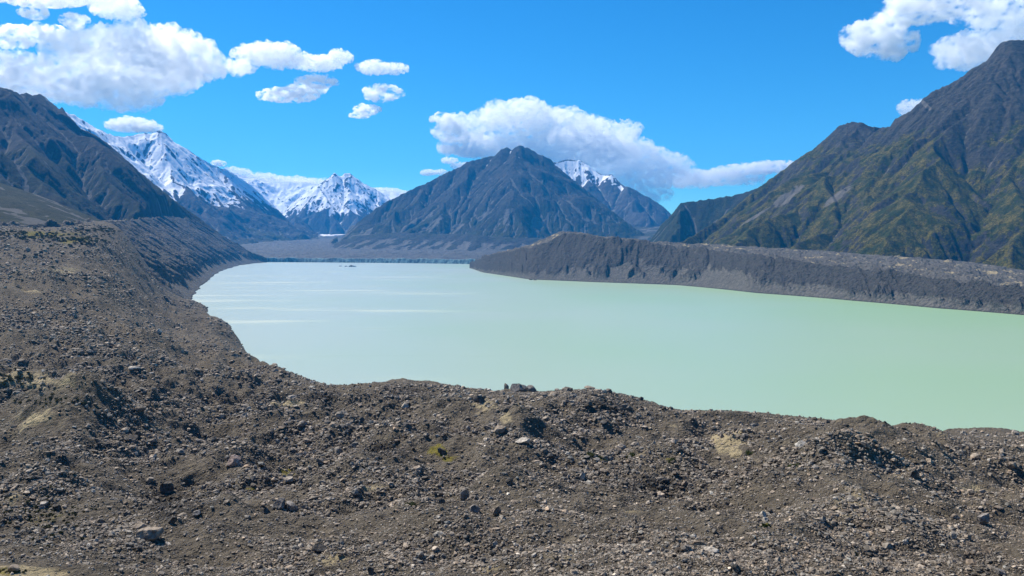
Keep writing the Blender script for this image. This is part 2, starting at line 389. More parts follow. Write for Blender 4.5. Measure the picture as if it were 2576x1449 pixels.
tag(mountain('mountain', [
    [(690, 560, 12800), (740, 507, 13200), (790, 472, 13300), (820, 454, 13300), (842, 436, 13300), (856, 446, 13400), (866, 438, 13450), (882, 437, 13500), (895, 448, 13500), (915, 462, 13500), (945, 478, 13500), (975, 497, 13500), (1010, 525, 13500), (1060, 570, 13400)],
    [(842, 436, 13300), (820, 500, 12700), (760, 560, 12000)],
    [(882, 437, 13500), (893, 510, 12800), (905, 570, 12000)],
    [(945, 478, 13500), (965, 540, 12900)]],
    680, 1100, 11500, 14300, MS, k=1.0, S=2500, rows=260, dx=13, es=420, ea=65, K=.25, rp=.45, seed=43, maskf=mask_snowy(560, 200)),
    'cone-shaped snowy peak in the gap between the range and the pyramid mountain', 'mountain', 'structure')
tag(mountain('mountain', [
    [(-420, 100, 4100), (-250, 150, 4300), (-100, 195, 4400), (0, 219, 4500), (30, 228, 4500), (50, 237, 4600), (65, 233, 4600), (80, 240, 4600), (100, 236, 4700), (120, 250, 4800), (135, 262, 4800), (150, 275, 4900), (156, 270, 4900), (170, 290, 5000), (205, 325, 5000), (250, 345, 5000), (300, 385, 4900), (350, 432, 4800), (400, 472, 4700), (450, 513, 4650), (500, 548, 4600), (560, 594, 4500), (610, 632, 4450), (670, 668, 4400)],
    [(100, 236, 4700), (170, 330, 4300), (260, 450, 3900), (330, 540, 3600)],
    [(0, 219, 4500), (40, 340, 3900), (110, 460, 3400), (160, 530, 3100)],
    [(205, 325, 5000), (270, 430, 4450), (330, 530, 4050)],
    [(-100, 195, 4400), (-90, 330, 3700), (-60, 470, 3100)]],
    -420, 660, 2300, 5600, ML, k=1.0, S=3500, rows=480, dx=9, es=330, ea=48, K=.28, branch=260, blen=380, iters=14, rp=.45, seed=53, maskf=mask_left, jag=5, clip=clipL),
    'dark scree-streaked mountainside rising at the left edge', 'mountain', 'structure')
tag(mountain('hill', [
    [(1600, 640, 5100), (1640, 600, 5200), (1665, 565, 5250), (1690, 540, 5300), (1712, 512, 5300), (1760, 504, 5250), (1800, 500, 5200), (1860, 489, 5100), (1920, 470, 4900), (2000, 450, 4800)],
    [(1712, 512, 5300), (1700, 560, 5000), (1680, 610, 4700)]],
    1580, 2100, 4300, 6000, ML, k=1.3, S=1500, rows=200, dx=9, es=200, ea=25, seed=63, maskf=mask_left, jag=5),
    'dark flat-topped spur behind the green mountainside on the right', 'hill', 'structure')
tag(mountain('mountain', [
    [(1700, 618, 3500), (1750, 588, 3700), (1800, 558, 3800), (1850, 520, 3900), (1900, 479, 4000), (1950, 441, 4000), (2000, 405, 4000), (2050, 372, 4000), (2080, 345, 4000), (2110, 318, 3980), (2140, 308, 3950), (2165, 307, 3900), (2185, 318, 3950), (2215, 322, 4000), (2240, 318, 4000), (2252, 298, 3950), (2290, 280, 3900), (2320, 250, 3850), (2345, 232, 3800), (2400, 205, 3700), (2450, 170, 3600), (2480, 155, 3550), (2485, 150, 3500), (2500, 128, 3500), (2518, 108, 3450), (2540, 101, 3400), (2590, 100, 3400), (2700, 84, 3300), (2900, 60, 3200)],
    [(2165, 307, 3900), (2110, 400, 3600), (2020, 510, 3200), (1880, 600, 2900), (1850, 616, 2750)],
    [(2252, 298, 3950), (2175, 400, 3500), (2100, 520, 3000), (2040, 600, 2750), (2000, 628, 2650)],
    [(2450, 170, 3600), (2390, 320, 3050), (2300, 480, 2700), (2230, 600, 2420), (2200, 640, 2300)],
    [(2590, 112, 3500), (2575, 330, 2950), (2560, 520, 2400), (2545, 665, 2080)],
    [(2700, 90, 3400), (2760, 330, 2900), (2780, 520, 2400), (2790, 680, 1950)]],
    1660, 2950, 1750, 4700, MR, k=.92, S=2500, rows=540, dx=7.5, es=340, ea=42, K=.17, big=1.8, branch=420, blen=420, iters=12, rp=.45, seed=73, maskf=mask_right, jag=4, near=180, clip=clipR),
    'green and brown mountainside rising at the right edge', 'mountain', 'structure')
print('mountains', time.time() - T0)

# ---------------------------------------------------------------- ground materials
def ground_mat(name, base=(.135, .113, .083), dark=(.036, .031, .025), light=(.225, .19, .14), scale=1.0, bump=1.0, moss=True):
    m, q = new_mat(name)
    co = q.add('ShaderNodeTexCoord').outputs['Object']
    at = q.add('ShaderNodeAttribute', attribute_name='mask')
    sep = q.add('ShaderNodeSeparateColor', {0: at.outputs['Color']})
    pale, drk, grn = sep.outputs[0], sep.outputs[1], sep.outputs[2]
    nb = q.noise(co, .06 * scale, 6, .65); nf = q.noise(co, 1.1 * scale, 8, .75); nm = q.noise(co, .25 * scale, 6, .7)
    vo = q.add('ShaderNodeTexVoronoi', {'Vector': co, 'Scale': .9 * scale}, feature='F1')
    vo2 = q.add('ShaderNodeTexVoronoi', {'Vector': co, 'Scale': 2.6 * scale}, feature='F1')
    c = q.mix(q.ss(nf, .3, .7), C(*dark), C(*light))
    c = q.mix(.5, c, C(*base))
    c = q.mix(q.ss(nb, .4, .65, 0, .5), c, C(*[v * .7 for v in base]))
    hue = q.add('ShaderNodeSeparateColor', {0: vo.outputs['Color']}).outputs[0]
    c = q.mix(q.ss(hue, .2, .9, 0, .35), c, C(*dark))
    f = q.ss(q.math('ADD', pale, q.math('MULTIPLY', q.math('SUBTRACT', nm, .5), 1.0)), .35, .7, 0, .85)
    c = q.mix(f, c, C(.36, .295, .175))
    f = q.ss(q.math('ADD', drk, q.math('MULTIPLY', q.math('SUBTRACT', nm, .5), 1.0)), .3, .6, 0, .85)
    c = q.mix(f, c, C(*dark))
    f = q.ss(q.math('ADD', grn, q.math('MULTIPLY', q.math('SUBTRACT', nf, .5), 1.2)), .4, .6, 0, .9)
    c = q.mix(f, c, q.mix(nm, C(.09, .09, .012), C(.21, .165, .022)))
    zz_ = q.math('ADD', q.add('ShaderNodeSeparateXYZ', {0: co}).outputs[2], q.math('MULTIPLY', nm, -2.0))
    c = q.mix(q.ss(zz_, 1.6, .2, 0, .6), c, C(*[v * .6 for v in dark]))
    h = q.math('ADD', q.math('MULTIPLY', vo.outputs['Distance'], -.8), q.math('MULTIPLY', vo2.outputs['Distance'], -.4))
    h = q.math('ADD', h, q.math('MULTIPLY', nf, 1.0))
    b = q.add('ShaderNodeBump', {'Height': h, 'Distance': .9 / scale, 'Strength': .9 * bump})
    p = q.add('ShaderNodeBsdfPrincipled', {'Base Color': c, 'Roughness': .95, 'Normal': b.outputs[0]})
    p.inputs['Specular IOR Level'].default_value = .15
    q.add('ShaderNodeOutputMaterial', {'Surface': p.outputs[0]})
    return m
GM = ground_mat('moraine_rubble')
GW = ground_mat('moraine_wall_gravel', base=(.135, .126, .110), dark=(.048, .046, .043), light=(.20, .185, .158), scale=.16, bump=1.0)
GG = ground_mat('glacier_debris', base=(.13, .12, .11), dark=(.06, .06, .06), light=(.2, .19, .17), scale=.07, bump=1.0)

# ---------------------------------------------------------------- near moraine by thin-plate spline over (px, log distance)
cols = {
 -350: [(40, 1700), (75, 1449), (130, 1270), (200, 1130), (300, 980), (430, 860), (600, 750), (800, 670), (1000, 620), (1200, 585), (1400, 562), (1600, 572), (1900, 600)],
 0: [(40, 1700), (75, 1449), (130, 1270), (200, 1120), (300, 990), (430, 870), (600, 765), (900, 660), (1200, 603), (1450, 567), (1600, 574), (1900, 600)],
 150: [(75, 1449), (120, 1290), (170, 1130), (210, 1040), (300, 985), (430, 875), (600, 780), (900, 675), (1200, 612), (1500, 572), (1650, 578), (1900, 605)],
 300: [(40, 1700), (75, 1449), (120, 1310), (160, 1210), (200, 1110), (300, 985), (430, 885), (600, 805), (800, 745), (1000, 700), (1300, 640), (1550, 594), (1720, 574), (1900, 590)],
 400: [(75, 1449), (110, 1350), (150, 1260), (200, 1130), (300, 990), (450, 912), (600, 862), (800, 822), (1100, 772), (1400, 735), (1650, 712), (1900, 705)],
 500: [(40, 1700), (75, 1449), (120, 1320), (160, 1210), (200, 1130), (300, 1012), (420, 938), (550, 893), (700, 862), (900, 830), (1150, 797), (1400, 776), (1600, 763), (1690, 758), (1900, 765)],
 585: [(75, 1449), (200, 1130), (300, 1022), (450, 942), (600, 897), (800, 860), (1000, 838), (1166, 822), (1400, 825)],
 630: [(75, 1449), (200, 1130), (300, 1025), (450, 952), (600, 917), (760, 900), (857, 896), (1050, 905), (1300, 925)],
 740: [(40, 1700), (75, 1449), (110, 1330), (150, 1240), (200, 1140), (300, 1020), (380, 962), (450, 941), (540, 955), (700, 1010)],
 840: [(75, 1449), (130, 1270), (200, 1120), (280, 1020), (340, 980), (385, 971), (460, 995), (600, 1080)],
 1000: [(40, 1700), (75, 1449), (130, 1250), (200, 1105), (260, 1015), (320, 965), (400, 1000), (520, 1100)],
 1150: [(75, 1449), (130, 1240), (190, 1120), (250, 1030), (315, 978), (400, 1020), (520, 1130)],
 1300: [(40, 1700), (75, 1449), (110, 1300), (140, 1200), (170, 1120), (200, 1085), (250, 1025), (300, 989), (380, 1035), (500, 1150)],
 1500: [(75, 1449), (110, 1310), (150, 1200), (200, 1105), (245, 1020), (290, 984), (370, 1040), (480, 1160)],
 1600: [(75, 1449), (200, 1105), (250, 1035), (292, 1003), (380, 1070), (480, 1180)],
 1680: [(40, 1700), (75, 1449), (120, 1290), (160, 1180), (220, 1075), (290, 1029), (380, 1100), (480, 1200)],
 1900: [(75, 1449), (120, 1280), (170, 1160), (230, 1075), (285, 1041), (370, 1110), (480, 1230)],
 2080: [(40, 1700), (75, 1449), (100, 1300), (125, 1185), (145, 1113), (170, 1110), (220, 1085), (280, 1064), (370, 1130), (480, 1260)],
 2250: [(75, 1449), (100, 1320), (130, 1215), (160, 1140), (200, 1110), (275, 1080), (360, 1140), (470, 1260)],
 2400: [(40, 1700), (75, 1449), (100, 1340), (140, 1230), (180, 1165), (230, 1110), (275, 1088), (360, 1150), (470, 1280)],
 2576: [(75, 1449), (110, 1330), (150, 1235), (200, 1160), (270, 1101), (360, 1165), (470, 1290)],
 2900: [(40, 1700), (75, 1449), (130, 1290), (200, 1180), (265, 1125), (360, 1190), (470, 1310)],
}
cp = []
for px, L in cols.items():
    for d, py in L:
        u, s = slope_of(px, py); cp.append((u * 3.0, math.log(d) * 1.0, s))
    # underwater continuation
    d, py = L[-1]; u, s = slope_of(px, py)
    if px >= 500:
        while d < 2000:
            d *= 1.35; cp.append((u * 3.0, math.log(d), -(H + 25) / d))
cp = np.array(cp)
def tps_fit(P, v):
    d2 = ((P[:, None] - P[None]) ** 2).sum(-1); K = .5 * d2 * np.log(d2 + 1e-12)
    n = len(P); A = np.zeros((n + 3, n + 3)); A[:n, :n] = K + np.eye(n) * 2e-4; A[:n, n] = 1; A[:n, n + 1:] = P
    A[n, :n] = 1; A[n + 1:, :n] = P.T
    return np.linalg.solve(A, np.concatenate([v, np.zeros(3)]))
cw = tps_fit(cp[:, :2], cp[:, 2])
def tps(a, b):
    out = cw[-3] + cw[-2] * a + cw[-1] * b
    for i in range(len(cp)):
        d2 = (a - cp[i, 0]) ** 2 + (b - cp[i, 1]) ** 2
        out += cw[i] * .5 * d2 * np.log(d2 + 1e-12)
    return out
gu = np.linspace(slope_of(-350, 900)[0], slope_of(2900, 900)[0], 1300)
gl = np.concatenate([np.linspace(math.log(14), math.log(60), 60)[:-1], np.linspace(math.log(60), math.log(480), 760)[:-1], np.linspace(math.log(480), math.log(1850), 330)])
cu = np.linspace(gu[0], gu[-1], 200); cl = np.linspace(gl[0], gl[-1], 260)
CU, CL = np.meshgrid(cu, cl); S0 = tps(CU * 3.0, CL)
def bil(S, a, b, A, B):
    fa = np.clip((A - a[0]) / (a[-1] - a[0]) * (len(a) - 1), 0, len(a) - 1.001); fb = np.clip((B - b[0]) / (b[-1] - b[0]) * (len(b) - 1), 0, len(b) - 1.001)
    i = fa.astype(int); j = fb.astype(int); fa -= i; fb -= j
    return (S[j, i] * (1 - fa) + S[j, i + 1] * fa) * (1 - fb) + (S[j + 1, i] * (1 - fa) + S[j + 1, i + 1] * fa) * fb
def crest_d(px):
    return np.interp(px, [-350, 0, 300, 400, 500, 585, 630, 740, 840, 1000, 1300, 1600, 2000, 2900], [1450, 1450, 1700, 1800, 1690, 1166, 857, 450, 385, 320, 300, 290, 282, 265])
def base_at(px, py):
    d = np.exp(np.linspace(math.log(45), math.log(1700), 1500)); u = float(slope_of(px, py)[0]); z = H + d * bil(S0, cu, cl, u + 0 * d, np.log(d))
    k = int(np.argmax(to_px(u * d, d, z)[1] <= py)); return u * d[k], d[k]
MOUNDS = []
for px, py, r, h in ((1000, 1045, 70, -4.5), (1560, 1065, 120, -5), (820, 1020, 60, -3), (560, 1010, 80, -4), (1300, 1095, 55, 4), (980, 1105, 70, 4), (700, 1085, 90, 4.5), (240, 1070, 110, 6), (420, 1230, 80, -4), (1105, 1150, 60, -3), (1500, 1150, 70, -3.5), (1650, 1180, 110, 3.5), (2100, 1115, 100, 1.0), (1850, 1110, 50, -3), (900, 1215, 110, 3), (1260, 1235, 80, 2.5), (2330, 1165, 90, 2.5), (590, 1150, 70, 3), (700, 1235, 70, -2.5), (1920, 1235, 120, 2.5), (110, 1240, 90, 3), (1450, 1290, 110, 2), (600, 1320, 120, 1.8), (2250, 1330, 110, 1.6), (1100, 1350, 100, 1.4), (1750, 1310, 60, -1.5), (60, 870, 120, 6), (250, 800, 120, -8), (380, 880, 80, 6), (130, 720, 120, 9)):
    x_, y_ = base_at(px, py); MOUNDS.append((x_, y_, r * y_ / F, r * y_ / F * 1.25, h * (1.6 if h > 0 else 1.0)))
def near_z(x, y):
    """height of the near moraine at world x, y"""
    y = np.maximum(y, 14.0); u = x / y; l = np.log(y)
    z = H + y * bil(S0, cu, cl, u, l); zb = z
    px = CX + u * F
    cd = crest_d(px); edge = 1 - .9 * np.exp(-((y - cd) / (cd * .17)) ** 2)
    far = sstep(350, 900, y)
    a = np.interp(y, [40, 100, 300, 900, 1500], [1.6, 3.4, 7, 10, 11]); sc = 1 + far * 1.6
    warp = fbm(x, y, 30, 3, 5) * 9
    z = z + edge * a * (fbm((x + warp) / sc, (y * 1.25 + warp) / sc, 34, 5, 101, .5) * 1.35 + .55 * fbm(x / sc, y / sc, 16, 3, 111, .5, True) - .1)
    z = z + (.22 + far * .5) * fbm(x, y, 4.5, 4, 121, .65) + edge * a * 1.0 * fbm(x / sc, y / sc, 75, 2, 141) + edge * np.minimum(y / 200, 3) * .35 * fbm(x, y, 12, 3, 131)
    for mx, my, rx, ry, h in MOUNDS: z = z + h * np.exp(-((x - mx) / rx) ** 2 - ((y - my) / ry) ** 2)
    return np.where(zb < 0, np.minimum(z, zb * .8 - .1), z)
def blobs(PX, PY, L):
    o = np.zeros_like(PX); wx_ = fbm(PX, PY, 60, 4, 951) * 26; wy_ = fbm(PX, PY * 2, 60, 4, 961) * 11; PX = PX + wx_; PY = PY + wy_
    for cx, cy, rx, ry, a in L: o = np.maximum(o, a * np.exp(-(((PX - cx) / rx) ** 2 + ((PY - cy) / ry) ** 2)))
    return o
PALE = [(60, 955, 110, 30, .7), (90, 1050, 90, 30, .5), (1825, 1115, 38, 26, 1.1), (1850, 1140, 22, 14, 1), (1215, 1010, 50, 22, .6), (1270, 1050, 22, 20, .6), (720, 1015, 45, 9, .7), (60, 1440, 120, 16, 1), (830, 1405, 60, 14, .6), (1230, 1430, 60, 14, .5), (980, 1100, 36, 8, .6), (2250, 1200, 40, 20, .45), (2440, 1230, 60, 20, .5), (40, 1250, 60, 60, .35), (380, 1080, 50, 14, .5), (480, 1180, 40, 30, .35), (2150, 1250, 70, 60, .45), (1700, 1070, 60, 8, .4), (930, 1225, 60, 12, .5), (1420, 1400, 70, 12, .5), (1600, 1290, 60, 10, .4), (280, 1380, 60, 10, .4), (1380, 1290, 50, 14, .4), (2380, 1290, 40, 12, .4), (180, 680, 60, 8, .5), (60, 730, 60, 10, .4), (1120, 1240, 25, 12, .4)]
DARK = [(820, 1000, 60, 20, .7), (560, 1000, 60, 16, .5), (1020, 985, 60, 16, .8), (980, 1130, 90, 30, .55), (430, 1270, 90, 45, .7), (1520, 1025, 90, 35, .6), (1640, 1220, 110, 25, .75), (700, 1110, 90, 30, .4), (2470, 1390, 90, 40, .5), (1000, 1180, 80, 30, .4), (240, 1130, 60, 20, .4), (1330, 1150, 50, 20, .3), (1930, 1200, 60, 30, .5), (1180, 1330, 70, 24, .4), (2420, 1120, 90, 10, .4), (560, 1330, 60, 20, .5), (1500, 1330, 90, 20, .4), (150, 760, 120, 14, .3), (330, 900, 100, 14, .3)]  # darker stone heaps, plus shade of turned-away slopes painted into the colour
GREEN = [(110, 586, 150, 12, .65), (80, 590, 90, 18, .6), (190, 605, 80, 16, .6), (1105, 1135, 30, 20, 1), (1125, 1155, 26, 10, .7), (725, 1190, 20, 9, 1), (630, 1228, 8, 5, .9), (1510, 1152, 30, 8, .8), (50, 950, 60, 12, .3), (110, 1300, 110, 50, .42), (20, 1440, 40, 14, .6), (1600, 1135, 30, 14, .4), (1690, 1155, 14, 5, .6), (1030, 1268, 18, 6, .7), (1925, 1320, 14, 5, .7)]
def near_mask(X, Y, Z):
    PX, PY = to_px(X, Y, Z)
    n = fbm(X, Y, 25, 4, 201)
    return mk(1.15 * blobs(PX, PY, PALE) + .38 * sstep(.05, .55, n), blobs(PX, PY, DARK) + .2 * sstep(.1, .6, -n), blobs(PX, PY, GREEN))
U, LL = np.meshgrid(gu, gl); Y = np.exp(LL); X = U * Y
Z = near_z(X, Y)
A = grid_mesh('moraine_ground', X, Y, Z, GM, {'mask': near_mask(X, Y, Z)})
tag(A, 'brown rubble-strewn moraine ground in the foreground', 'ground', 'structure')
# ground under and behind the camera
gx, gy = np.meshgrid(np.linspace(-60, 60, 60), np.linspace(-60, 15.5, 50))
zc = H - 1.7 - np.maximum(gy, 0) * .25 + .2 * fbm(gx, gy, 6, 3, 5)
ze = near_z(gx, np.full_like(gx, 15.0)); t = sstep(2, 15, gy)
gz = zc * (1 - t) + (ze - .15) * t
tag(grid_mesh('lookout_ground', gx, gy, gz, GM, {'mask': mk(0 * gx, 0 * gx, 0 * gx)}), 'stony ridge under the viewpoint', 'ground', 'structure')
print('near', time.time() - T0)

# ---------------------------------------------------------------- lofted sheets (moraine walls, fans, glacier)
def loft(name, lines, px0, px1, rows, mat, disp, maskf, step=2.2, smooth=True):
    u = np.linspace(slope_of(px0, 650)[0], slope_of(px1, 650)[0], int((px1 - px0) / step))
    ys, zs = [], []
    for L in lines:
        p = np.array([W(*t) for t in L]); uu = p[:, 0] / p[:, 1]
        uf = np.linspace(u[0], u[-1], 400)
        yy = np.interp(uf, uu, p[:, 1]); zz = np.interp(uf, uu, p[:, 2])
        ker = np.ones(7) / 7
        yy = np.convolve(np.pad(yy, 3, 'edge'), ker, 'valid'); zz = np.convolve(np.pad(zz, 3, 'edge'), ker, 'valid')
        ys.append(np.interp(u, uf, yy)); zs.append(np.interp(u, uf, zz))
    Ys, Zs, Ts = [], [], []
    for i in range(len(lines) - 1):
        tt = np.linspace(0, 1, rows[i], endpoint=(i == len(lines) - 2))
        for t in tt: Ys.append(ys[i] * (1 - t) + ys[i + 1] * t); Zs.append(zs[i] * (1 - t) + zs[i + 1] * t); Ts.append(np.full_like(u, i + t))
    Y = np.array(Ys); Z = np.array(Zs); T = np.array(Ts); X = Y * u[None, :]
    Z, ex = disp(X, Y, Z, T)
    N = normals(X, Y, Z)
    return grid_mesh(name, X, Y, Z, mat, {'mask': maskf(X, Y, Z, N, T, ex)}, smooth)
def under(L, f=.93, z=-20):
    out = []
    for px, py, d in L:
        d2 = d * f; out.append((px, HZ + (H - z) / d2 * F * .998, d2))
    return out
# right moraine
def dispR(X, Y, Z, T):
    sl = X * .8 - Y * .6; f = np.clip(T - 1, 0, 1); sh = sl + f * 60
    gl = fbm(sh + fbm(sh, f * 90, 90, 3, 305) * 30, f * 75, 66, 5, 301, .62, True) * (.75 + .8 * sstep(-.3, .4, fbm(sl, 0 * sl, 230, 3, 307))); g2 = fbm(sh, f * 60, 170, 4, 303, .6)
    PX = CX + F * X / Y
    face = sstep(1.02, 1.15, T) * sstep(2.06, 1.95, T)
    tops = sstep(1.94, 2.1, T) * sstep(3.0, 2.8, T)
    lim = np.interp(PX, [1180, 1300, 1500, 1800, 2100, 2900], [.15, .25, .5, .62, .5, .45])
    rb = sstep(-.12, .12, f - lim + g2 * .35 + gl * .5) * face
    Z = Z + face * (gl * (1.5 + 15 * rb) + g2 * 6) + tops * (fbm(X, Y, 80, 5, 311, .6) * 15 + fbm(X, Y, 26, 4, 313, .6, True) * 7) + fbm(X, Y, 10, 4, 321, .65) * (.7 + rb * 1.6) * sstep(1, 1.1, T)
    return Z, (gl, rb)
def maskR(X, Y, Z, N, T, ex):
    gl, rb = ex
    tops = sstep(1.92, 2.05, T); n = fbm(X, Y, 60, 4, 331, .6)
    return mk(tops * (.15 + .7 * sstep(.1, .5, n)), rb * (1 - tops) * (1.0 - sstep(.2, .6, gl) * .4) + tops * .5 * sstep(.1, .5, -n), tops * .35 * sstep(.3, .6, fbm(X, Y, 120, 3, 335)))
tag(loft('moraine_wall', [under(shR), shR, tpR, bkR, bk2], 1181, 2880, [6, 130, 110, 12], GW, dispR, maskR), 'grey gullied moraine wall along the right shore of the lake', 'moraine', 'structure')
# left moraine wall
sA = np.array(shLp); cA = np.array(crLp)
al = np.concatenate([[0], np.cumsum(np.hypot(*(sA[1:] - sA[:-1]).T))]); ss_ = np.linspace(0, al[-1], 900)
def along(arr): return np.stack([np.interp(ss_, al, arr[:, c]) for c in range(arr.shape[1])], -1)
S3 = along(np.c_[sA, 0 * sA[:, 0]]); C3 = along(cA); ker = np.ones(31) / 31
C3 = np.stack([np.convolve(np.pad(C3[:, c], 15, 'reflect', reflect_type='odd'), ker, 'valid') for c in range(3)], -1)
S3[:, :2] += (fbm(ss_, 0 * ss_, 150, 4, 441) * 16)[:, None] * np.array([-.9, -.3])
N3 = C3 - S3; N3[:, 2] = 0; N3 /= np.linalg.norm(N3, axis=1, keepdims=True)
def lerp_rows(a, b, n, e=False): return [a * (1 - t) + b * t for t in np.linspace(0, 1, n, endpoint=e)], list(np.linspace(0, 1, n, endpoint=e))
U3 = S3 - N3 * 40; U3[:, 2] = -22; B3 = C3 + N3 * 330; B3[:, 2] = C3[:, 2] - 4; D3 = C3 + N3 * 1500; D3[:, 2] = C3[:, 2] + 40
R_, T_ = [], []
for k_, (a, b, n) in enumerate(((U3, S3, 5), (S3, C3, 170), (C3, B3, 40), (B3, D3, 30))):
    r, t = lerp_rows(a, b, n, k_ == 3); R_ += r; T_ += [k_ + v for v in t]
P = np.array(R_); T = np.array(T_)[:, None] + 0 * P[..., 0]; SS = ss_[None] + 0 * T
f = np.clip(T - 1, 0, 1); sh = SS + f * 40
gl = fbm(sh, f * 60 + 0 * sh, 70, 5, 451, .6, True); g2_ = fbm(sh, f * 20, 150, 3, 461)
face = sstep(1.02, 1.15, T) * sstep(2.05, 1.97, T)
rockband = sstep(.38, .52, f + g2_ * .6 + gl * .4) * face
dz = face * (gl * (3 + 24 * rockband) + g2_ * 9) + fbm(P[..., 0], P[..., 1], 14, 4, 421, .6) * (1 + 1.5 * rockband) + sstep(2.0, 2.2, T) * fbm(P[..., 0], P[..., 1], 90, 4, 411) * 5
P[..., 2] += dz
bk_ = sstep(2.0, 2.15, T); n = fbm(P[..., 0], P[..., 1], 90, 4, 431)
MW = mk(bk_ * (.4 + .4 * n), rockband * (.62 - sstep(.2, .6, gl) * .4), bk_ * .4 * sstep(0, .5, n))
tag(grid_mesh('moraine_wall', P[..., 0], P[..., 1], P[..., 2], GW, {'mask': MW}), 'steep gullied moraine wall on the left side above the far lake arm', 'moraine', 'structure')
# alluvial fan at the left
f0 = [(-420, 600, 1500), (0, 590, 1500), (150, 588, 1550), (300, 600, 1650)]
f1 = [(-420, 330, 2600), (-150, 405, 2650), (0, 460, 2650), (100, 492, 2600), (200, 533, 2500), (260, 556, 2400), (300, 575, 2300)]
f2 = [(-420, 320, 3300), (-150, 400, 3300), (0, 462, 3300), (100, 498, 3200), (200, 540, 3100), (300, 590, 2900)]
def dispF(X, Y, Z, T):
    er = erode(X, Y, np.full_like(X, -.3), np.full_like(X, .25), 160, 10, 4, 501)
    return Z + er * 6 * sstep(0, .3, T) * sstep(1.05, .9, T) + fbm(X, Y, 40, 4, 511) * 2, er
def maskF(X, Y, Z, N, T, er):
    n = fbm(X, Y, 160, 4, 531)
    return mk(0 * X, sstep(.1, -.4, er + .3 * n) * .85 * (1 - .3 * T / 2), .85 + .5 * n)
tag(loft('alluvial_fan', [f0, f1, f2], -420, 300, [150, 30], ML, dispF, maskF), 'green alluvial fan with pale gravel streaks below the left mountain', 'hill', 'structure')
# far lateral moraine terrace under the pyramid mountain
t0 = [(820, 656, 6250), (900, 646, 6150), (1000, 652, 6000), (1150, 668, 5700), (1250, 666, 5600), (1450, 671, 5500), (1700, 676, 5400)]
t1 = [(820, 630, 6900), (860, 606, 6900), (890, 597, 6900), (950, 588, 6900), (1010, 585, 6850), (1100, 590, 6700), (1150, 588, 6500), (1190, 592, 6300), (1250, 597, 6300), (1350, 600, 6300), (1450, 603, 6300), (1700, 606, 6200)]
t2 = [(820, 625, 7700), (870, 600, 7700), (950, 586, 7700), (1100, 586, 7600), (1250, 594, 7600), (1450, 598, 7500), (1700, 600, 7400)]
def dispT(X, Y, Z, T):
    er = erode(X, Y, np.full_like(X, .2), np.full_like(X, .5), 170, 20, 4, 601)
    return Z + er * 14 * sstep(0, .3, T) * sstep(1.1, .95, T) + fbm(X, Y, 60, 4, 611) * 3, er
def maskT(X, Y, Z, N, T, er):
    n = fbm(X, Y, 200, 4, 631)
    return mk(0 * X, sstep(.2, -.3, er + .2 * n) * sstep(1.0, .5, T) + .1, .4 + .5 * n)
tag(loft('moraine_terrace', [t0, t1, t2], 820, 1700, [90, 30], MM, dispT, maskT), 'grey moraine terrace at the foot of the pyramid mountain', 'moraine', 'structure')
# glacier tongue: ice cliff + debris cover
m, q = new_mat('glacier_ice_and_debris')
co = q.add('ShaderNodeTexCoord').outputs['Object']
sep = q.add('ShaderNodeSeparateColor', {0: q.add('ShaderNodeAttribute', attribute_name='mask').outputs['Color']})
n1 = q.noise(co, .01, 7, .7); n2 = q.noise(co, .05, 6, .7); ns = q.noise(scalev(q, co, (.05, .05, .012)), 1.0, 6, .7)
deb = q.mix(q.ss(n1, .35, .65), C(.020, .021, .021), C(.052, .050, .046)); deb = q.mix(q.ss(n2, .4, .7, 0, .5), deb, C(.05, .05, .052))
ice = q.mix(q.ss(ns, .38, .62), C(.03, .075, .10), C(.20, .34, .36))
c = q.mix(q.ss(sep.outputs[0], .3, .7), deb, ice); c = q.mix(sep.outputs[1], c, C(.8, .8, .8))
b = q.add('ShaderNodeBump', {'Height': n2, 'Distance': 20.0, 'Strength': .8})
p = q.add('ShaderNodeBsdfPrincipled', {'Base Color': c, 'Roughness': .85, 'Normal': b.outputs[0]})
q.add('ShaderNodeOutputMaterial', {'Surface': p.outputs[0]}); GI = m
zpy = lambda d, z: HZ + (H - z) / d * F
def zl(d, z, f=0): return [(px, zpy(d, z), d) for px in (520, 700, 900, 1100, 1300)]
g0 = [(px, zpy(d, -5), d) for px, d in ((520, 5100), (640, 5120), (760, 5080), (900, 4960), (1050, 4820), (1180, 4650), (1300, 4500))]
g0 = [(340, zpy(5150, -5), 5150)] + g0 + [(1900, zpy(4400, -5), 4400)]
g1 = [(px, zpy(d + 14, 26), d + 14) for px, _, d in g0]
g2 = [(px, zpy(d + 900, 55), d + 900) for px, _, d in g0]
g3 = [(340, 612, 8500), (520, 612, 8500), (640, 608, 8500), (800, 606, 8500), (1300, 606, 8500), (1900, 606, 8500)]
g4 = [(340, 590, 14000), (520, 590, 14000), (640, 586, 14000), (800, 584, 14000), (1300, 584, 14000), (1900, 584, 14000)]
def dispG(X, Y, Z, T):
    on = sstep(1.0, 1.2, T)
    n = fbm(X, Y, 260, 5, 701, .6); cl = (T > .1) * (T < 1.15)
    yj = fbm(X, Y * 0, 60, 4, 711, .6, True)
    Z = Z + on * (n * 18 + fbm(X, Y, 70, 4, 703, .6) * 12) + cl * sstep(.5, 1, T) * fbm(X, Y * .1, 70, 4, 705) * 9
    return Z, n
def maskG(X, Y, Z, N, T, n):
    PX, PY = to_px(X, Y, Z)
    ice = (T < 1.02) * (T >= 0) * 1.0 * sstep(.2, .4, .5 + .7 * fbm(X, X * 0, 300, 3, 721))
    wh = sstep(.5, .3, ((PX - 842) / 36) ** 2 * .4 + ((PY - 588 + (PX - 842) * .08) / 5) ** 2 * .4)
    return mk(ice, wh * (Y > 8000), 0 * X)
